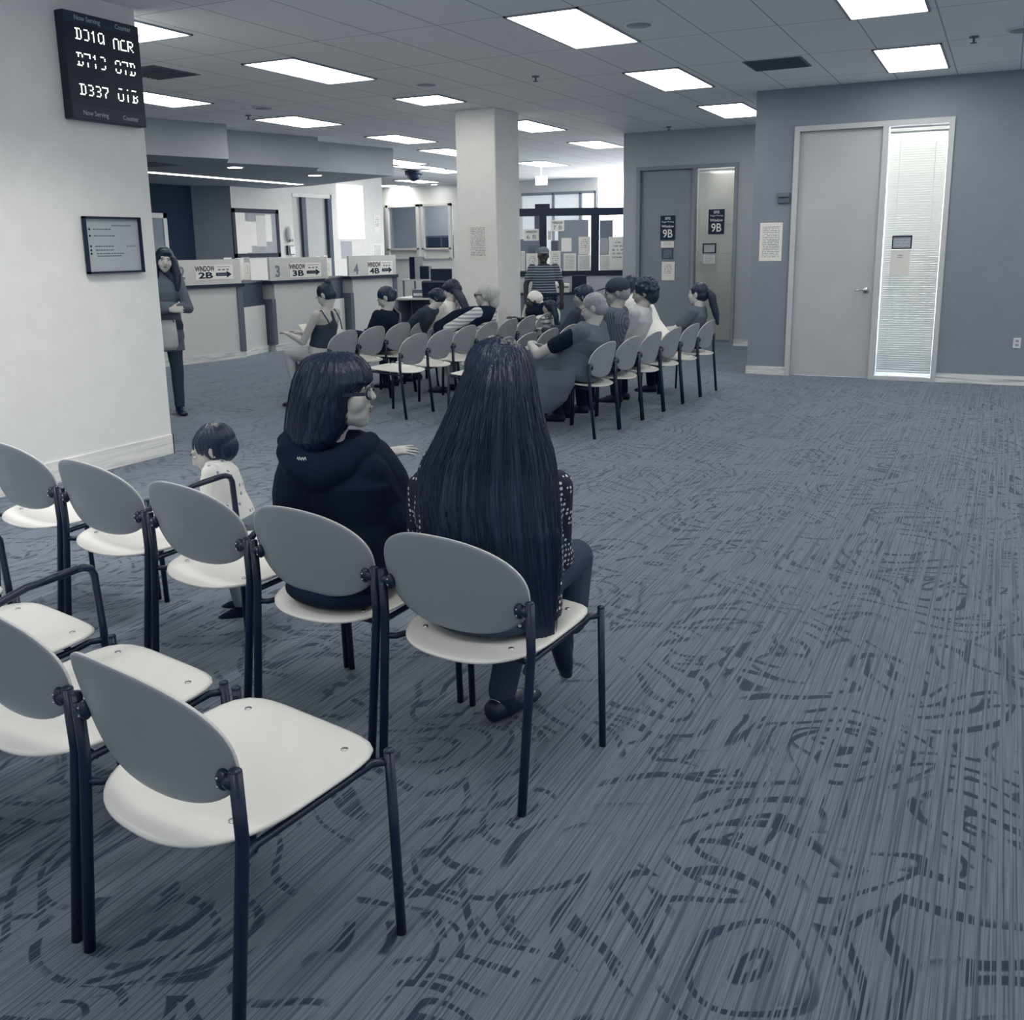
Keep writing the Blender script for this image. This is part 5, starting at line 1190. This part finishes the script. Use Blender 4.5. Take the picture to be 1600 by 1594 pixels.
# --- standing woman at the left, half behind the wall
loc = (-7.13, 6.83, 0); rz = R(-133.8+4)
hcS = rel(loc, rz, W(257, 407, (-7.05, 6.85, 1.45)))
def longback(pts): return [((x, y, z), r_) for x, y, z, r_ in pts]
x, y, z = hcS
person('person standing half behind the sign wall in a grey cardigan, arms folded, dark hair', loc, rz, dict(s=.95, stand=True, hz=.86, hc=hcS, head=(0, 6, -6), lean=-2, skin=SK['light'], top=CLO['grey'], top_name='cardigan', hem=-.12, bulk=1.08, top_extra=lambda mb, t: mb.loft([(V((0, 0, .9)), V((.17, 0, 0)), V((0, .12, 0))), (V((0, 0, .62)), V((.19, 0, 0)), V((0, .13, 0)))], 20), bottom=CLO['jean'],
    Le=(-.24, .08, 1.02), Lw=(.04, .20, 1.06), Re=(.24, .08, 1.00), Rw=(-.06, .22, 1.02), Lhd=(1, .1, 0), Rhd=(-1, .1, 0), Lhn=(0, 1, .3), Rhn=(0, 1, .3), hair='long', tail=longback([(x-.075, y-.02, z, .040), (x-.10, y-.01, z-.13, .045), (x-.095, y+.01, z-.20, .034)])+longback([(x-.095, y+.01, z-.27, .03), (x, y-.06, z-.1, .07), (x+.08, y-.02, z-.02, .04), (x+.10, y, z-.15, .045), (x+.10, y+.02, z-.20, .03)])))
bl = W(263, 522, (-7.0, 6.75, .75))
bag = thing('tote_bag', 'pale tote bag hanging at the side of the standing cardigan woman', 'bag', (bl.x, bl.y, .64), rz); bag.scale = (.62, .8, .78)
MB().loft([(V((0, 0, 0)), V((.10, 0, 0)), V((0, .03, 0))), (V((0, 0, .06)), V((.135, 0, 0)), V((0, .05, 0))), (V((0, 0, .22)), V((.13, 0, 0)), V((0, .045, 0))), (V((0, 0, .36)), V((.115, 0, 0)), V((0, .025, 0)))], 20).build('bag_body', CLO['pale'], bag)
MB().tube([(-.09, .02, .33), (-.07, .0, .50), (0, -.02, .56), (.07, 0, .50), (.09, .02, .33)], .008, 8).build('strap', CLO['grey'], bag)

# --- standing man with a cap before the booth
loc = (-5.80, 12.62, 0); rz = R(-155)
hcM = rel(loc, rz, W(849, 400, (-5.80, 12.60, 1.5)))
def capf(ctx, m_, brimdir=1, flip=0):
    t, hc, Rm, s = ctx['root'], ctx['hc'], ctx['Rm'], ctx['hs']; P = lambda x, y, z: hc+Rm @ (V((x, y, z))*s)
    c = MB(); c.ell(P(0, -.018, .052), .088*s, .108*s, .080*s, Rm, 22, 12)
    o = c.build('cap', m_, t); b_ = MB(); b_.ell(P(0, .11*brimdir, .052), .068*s, .062*s, .007*s, Rm @ RX(-8*brimdir), 18, 8); b_.build('cap_brim', m_, o); return o
t, c_ = person('person standing beyond the seats in a pale cap and striped shirt with dark skin', loc, rz, dict(s=.97, stand=True, hz=.86, hc=hcM, head=(4, 2, 0), lean=0, bulk=1.08, skin=SK['dark'], top=CLO['ribh'], top_name='striped_shirt', sleeve='short', bottom=CLO['navy'], hair='tight', Le=(-.25, .02, 1.02), Lw=(-.25, .06, .80), Re=(.25, .02, 1.02), Rw=(.25, .06, .80)))
capf(c_, CLO['mid'])

# --- seated people of the far block, all facing the counters
FZ = R(90)
def seat_person(label, sx, sy, hpx, hpy, p, rz=FZ, hx=None):
    loc = (sx, sy, 0); hx = sx if hx is None else hx
    p['hc'] = rel(loc, rz, W(hpx, hpy, (hx, sy, 1.1)))
    h = V(p['hc']); 
    if 'lean' not in p:
        p['lean'] = math.degrees(math.atan2(h.y-.05, h.z-.60))*.9
    return person(label, loc, rz, p)
# woman in racerback tank top
T1, c1 = seat_person('person in a dark racerback tank top with hair in a bun, reading a paper', -6.00, 7.80, 509, 462, dict(s=.97, head=(6, 32, 0), skin=SK['mid'], top=CLO['dgrey'], top_name='tank_top', sleeve='none', tank=True, ease=.008, bottom=CLO['pale'], hair='bun', bun=(0, -.10, .10), sw=.165, lk=(-.10, .34, .53), rk=(.10, .34, .53), la=(-.10, .26, .09), ra=(.10, .26, .09),
    Le=(-.23, .06, .67), Lw=(-.17, .27, .73), Re=(.23, .05, .67), Rw=(.02, .27, .73), Lhd=(.2, 1, .3), Rhd=(-.2, 1, .3)))
pw = W(490, 513, (-6.4, 7.75, .8))
tag(MB().box((0, 0, 0), (.12, .004, .15), RX(-40)).build('folded_paper', MT['paper'], None, W(479, 516, (-6.40, 7.66, .8)), (0, 0, FZ)), 'small white paper held in the hand of the tank top woman', 'paper')
# bent woman in navy with bag strap
T2, c2_ = seat_person('person in navy bending forward with hair in a low bun and a bag strap', -5.94, 8.76, 603, 466, dict(s=.97, head=(22, 34, 0), skin=SK['mid'], top=CLO['black'], top_name='blouse', bottom=CLO['navy'], hair='bun', bun=(0, -.11, .0)), hx=-5.98)
sp = MB(); sh_ = c2_['sh']; sp.tube([sh_+V((.10, -.10, -.22)), sh_+V((.12, -.10, .0)), sh_+V((.12, -.02, .065)), sh_+V((.12, .08, .0)), sh_+V((.10, .12, -.15))], .012, 8)
sp.build('bag_strap', MT['vent'], T2)
seat_person('person, a boy with short dark hair and dark grey shirt seen from behind', -5.86, 9.25, 682, 466, dict(s=.82, head=(20, 22, 0), skin=SK['mid'], top=CLO['dgrey'], hair='short'), hx=-5.8)
T4, c4 = seat_person('person in a white tee with very long dark hair falling down the back', -5.86, 9.80, 706, 454, dict(s=.95, head=(30, 30, 0), skin=SK['mid'], top=CLO['white'], top_name='tee_shirt', sleeve='short', hair='long', tail=[]), hx=-5.85)
h4 = c4['hc']; hb = MB(); hb.loft([(h4+V((0, -.03, .02)), V((.085, 0, 0)), V((0, .07, 0))), (h4+V((.0, -.10, -.06)), V((.09, 0, 0)), V((0, .06, .02))), (h4+V((.02, -.17, -.20)), V((.085, 0, 0)), V((0, .04, .02))), (h4+V((.04, -.22, -.36)), V((.06, 0, 0)), V((0, .03, .02))), (h4+V((.05, -.24, -.46)), V((.03, 0, 0)), V((0, .02, .01)))], 24)
hb.blob('hair_length', HAIR['dark'], T4, .008, 2, ridges(h4.x, h4.y, .003, 30))
# woman with sunglasses
def shawl(mb, t):
    pass
T5, c5 = seat_person('person wearing sunglasses and a dark shawl over a pale striped top, light hair', -4.98, 9.17, 757, 462, dict(s=.98, head=(10, 2, 0), skin=SK['mid'], top=CLO['stripe'], top_name='striped_top', sleeve='long', bulk=1.12, hairmat=HAIR['blond'], hair='bun', bun=(0, -.09, .03), bottom=CLO['pale'], Le=(-.26, .22, .72), Lw=(-.16, .42, .70), Re=(.24, .12, .66)), hx=-4.98)
specs(c5, MT['black'], True)
s5 = c5['sh']; mb = MB(); mb.loft([(s5+V((-.30, .42, -.16)), V((0, .05, 0)), V((0, 0, .07))), (s5+V((-.22, .24, -.08)), V((.0, .08, 0)), V((0, 0, .11))), (s5+V((-.16, .08, -.05)), V((.05, .10, 0)), V((0, 0, .12))), (s5+V((-.05, -.04, -.02)), V((.03, .11, 0)), V((0, 0, .09))), (s5+V((.03, -.06, .03)), V((.02, .07, 0)), V((0, 0, .03)))], 22)
mb.blob('shawl', CLO['black'], T5, .008, 3, folds(.004))
h5 = c5['hc']; mb = MB(); mb.ell(h5+V((.0, -.10, .03)), .085, .075, .10).ell(h5+V((.0, -.12, -.05)), .05, .05, .09).blob('hair_clip_up', HAIR['blond'], T5, .008, 2, ridges(h5.x, h5.y, .004, 14))
# girl with striped shirt
T6, c6 = seat_person('person, a young girl in a white and grey striped shirt with dark hair', -5.02, 10.60, 858, 481, dict(s=.72, hz=.53, head=(15, 0, 0), skin=SK['tan'], top=CLO['kid'], top_name='striped_shirt', hair='long', tail=[]), hx=-4.98)
h6 = c6['hc']; MB().loft([(h6+V((0, -.05, .02)), V((.06, 0, 0)), V((0, .04, 0))), (h6+V((.0, -.09, -.10)), V((.055, 0, 0)), V((0, .03, 0))), (h6+V((.0, -.10, -.24)), V((.04, 0, 0)), V((0, .02, 0)))], 18).blob('hair_length', HAIR['dark'], T6, .008, 2, ridges(h6.x, h6.y, .002, 20))
# person with a white head scarf
T7, c7 = seat_person('person wrapped in a white head scarf sitting beyond the striped girl', -5.28, 11.25, 833, 471, dict(s=.95, head=(-25, 6, 0), skin=SK['dark'], top=CLO['black'], hair='none'), R(150), hx=-5.36)
h7 = c7['hc']; mb = MB(); mb.ell(h7+V((0, -.03, .045)), .098, .105, .09).ell(h7+V((0, -.08, -.06)), .085, .07, .10); mb.loft([(h7+V((.0, -.12, -.05)), V((.09, 0, 0)), V((0, .06, 0))), (h7+V((-.02, -.15, -.20)), V((.13, 0, 0)), V((0, .06, 0))), (h7+V((-.04, -.17, -.36)), V((.12, 0, 0)), V((0, .04, 0)))], 20); mb.loft([(h7+V((.09, -.01, .0)), V((.03, 0, 0)), V((0, .05, 0))), (h7+V((.15, .0, -.13)), V((.035, 0, 0)), V((0, .06, 0))), (h7+V((.17, .02, -.32)), V((.03, 0, 0)), V((0, .05, 0)))], 14)
mb.blob('head_scarf', CLO['white'], T7, .008, 3, folds(.004, 30))
# person in dark grey
seat_person('person in dark grey with short dark hair seated behind the old woman', -4.15, 9.75, 911, 464, dict(s=.98, head=(15, 8, 0), skin=SK['tan'], top=CLO['dgrey'], hair='short'), hx=-4.1)
# old woman in long vest
def coat(mb, t):
    mb.loft([(V((.0, .04, .80)), V((.20, 0, 0)), V((0, .15, 0))), (V((0, .02, .62)), V((.23, 0, 0)), V((0, .17, 0))), (V((0, .06, .50)), V((.235, 0, 0)), V((0, .20, 0)))], 24)
    for sx in (-1, 1): mb.caps(V((sx*.11, .08, .58)), .105, V((sx*.12, .46, .54)), .09, 16); mb.caps(V((sx*.12, .47, .54)), .09, V((sx*.12, .56, .30)), .075, 14)
    mb.loft([(V((-.24, .10, .56)), V((.06, 0, 0)), V((0, .16, 0))), (V((-.27, .20, .44)), V((.06, 0, 0)), V((0, .27, 0))), (V((-.28, .28, .31)), V((.06, 0, 0)), V((0, .29, 0))), (V((-.27, .36, .19)), V((.07, 0, 0)), V((0, .22, 0)))], 20)
    mb.loft([(V((0, .44, .56)), V((.22, 0, 0)), V((0, .10, 0))), (V((0, .52, .42)), V((.23, 0, 0)), V((0, .10, 0))), (V((.0, .56, .27)), V((.235, 0, 0)), V((0, .10, 0)))], 22)
T9, c9 = seat_person('old person in a long grey vest with folded bare forearms, thin grey hair', -3.13, 7.52, 927, 482, dict(s=1.0, head=(12, 18, 0), skin=SK['mid'], top=CLO['grey'], top_name='long_vest', top_extra=coat, sleeve='short', slf=.18, ease=.03, bulk=1.36, fold=.006, bottom=CLO['navy'], hairmat=HAIR['grey'], hair='bun', bun=(0, -.09, -.02), sw=.19,
    Le=(-.27, .26, .68), Lw=(-.04, .44, .74), Re=(.27, .24, .66), Rw=(.04, .44, .70), Lhd=(1, .2, .1), Rhd=(-1, .2, .1), la=(-.10, .60, .09), ra=(.12, .56, .09), shoe=MT['plate']), hx=-3.12)
for k_ in 'LR':
    mb = MB(); a_, e_, w_ = c9['arms'][k_]; mb.caps(a_.lerp(e_, .15), .070, a_.lerp(e_, .62), .066, 14); mb.blob('sleeve', CLO['black'], T9, .008, 2)
# man with cap
T10, c10 = seat_person('person in a dark ribbed shirt and dark cap on the right row', -3.10, 8.02, 963, 458, dict(s=1.02, head=(20, 8, 0), skin=SK['tan'], top=CLO['rib'], top_name='ribbed_shirt', bulk=1.15, hair='tight', hairmat=HAIR['grey']), hx=-3.12)
capf(c10, CLO['dgrey'])
# curly woman
seat_person('person with short curly dark hair and pale shirt, middle of the right row', -3.08, 8.52, 1006, 458, dict(s=1.0, head=(14, 12, 0), skin=SK['tan'], top=CLO['pale'], bulk=1.1, hair='curly', bottom=CLO['black']), hx=-3.06)
# bent person in white
T12, c12 = seat_person('person bending far forward in a bright white shirt between curly hair and ponytail', -3.00, 9.22, 985, 452, dict(s=1.0, head=(10, 25, 0), skin=SK['tan'], top=CLO['white'], bulk=1.25, lean=30, nk=.05, hair='short'), hx=-3.50)
# ponytail woman
T13, c13 = seat_person('person in a grey tee with a long ponytail, last on the right row', -2.92, 10.05, 1090, 460, dict(s=.97, head=(-8, 4, 0), skin=SK['light'], top=CLO['grey'], top_name='tee_shirt', sleeve='short', hair='ponytail', tail=[], bottom=CLO['black'], Le=(-.20, .12, .66), Re=(.2, .12, .66)), hx=-2.95)
h = c13['hc']; mb = MB(); pts = [(h+V((0, -.10, .035)), .030), (h+V((-.0, -.15, -.02)), .042), (h+V((.0, -.17, -.10)), .040), (h+V((.0, -.20, -.20)), .034), (h+V((.0, -.22, -.30)), .016)]
for i in range(4): mb.caps(pts[i][0], pts[i][1], pts[i+1][0], pts[i+1][1], 14)
mb.blob('ponytail', HAIR['dark'], T13, .007, 2, ridges(h.x, h.y-.15, .003, 12))

for sx in (-1, 1):
    sp = MB(); q = c1['sh']; sp.tube([q+V((sx*.085, -.115, -.16)), q+V((sx*.098, -.085, -.06)), q+V((sx*.105, -.02, .035)), q+V((sx*.10, .05, .0)), q+V((sx*.085, .095, -.10))], .006, 8); sp.build('shoulder_strap', CLO['dgrey'], T1)
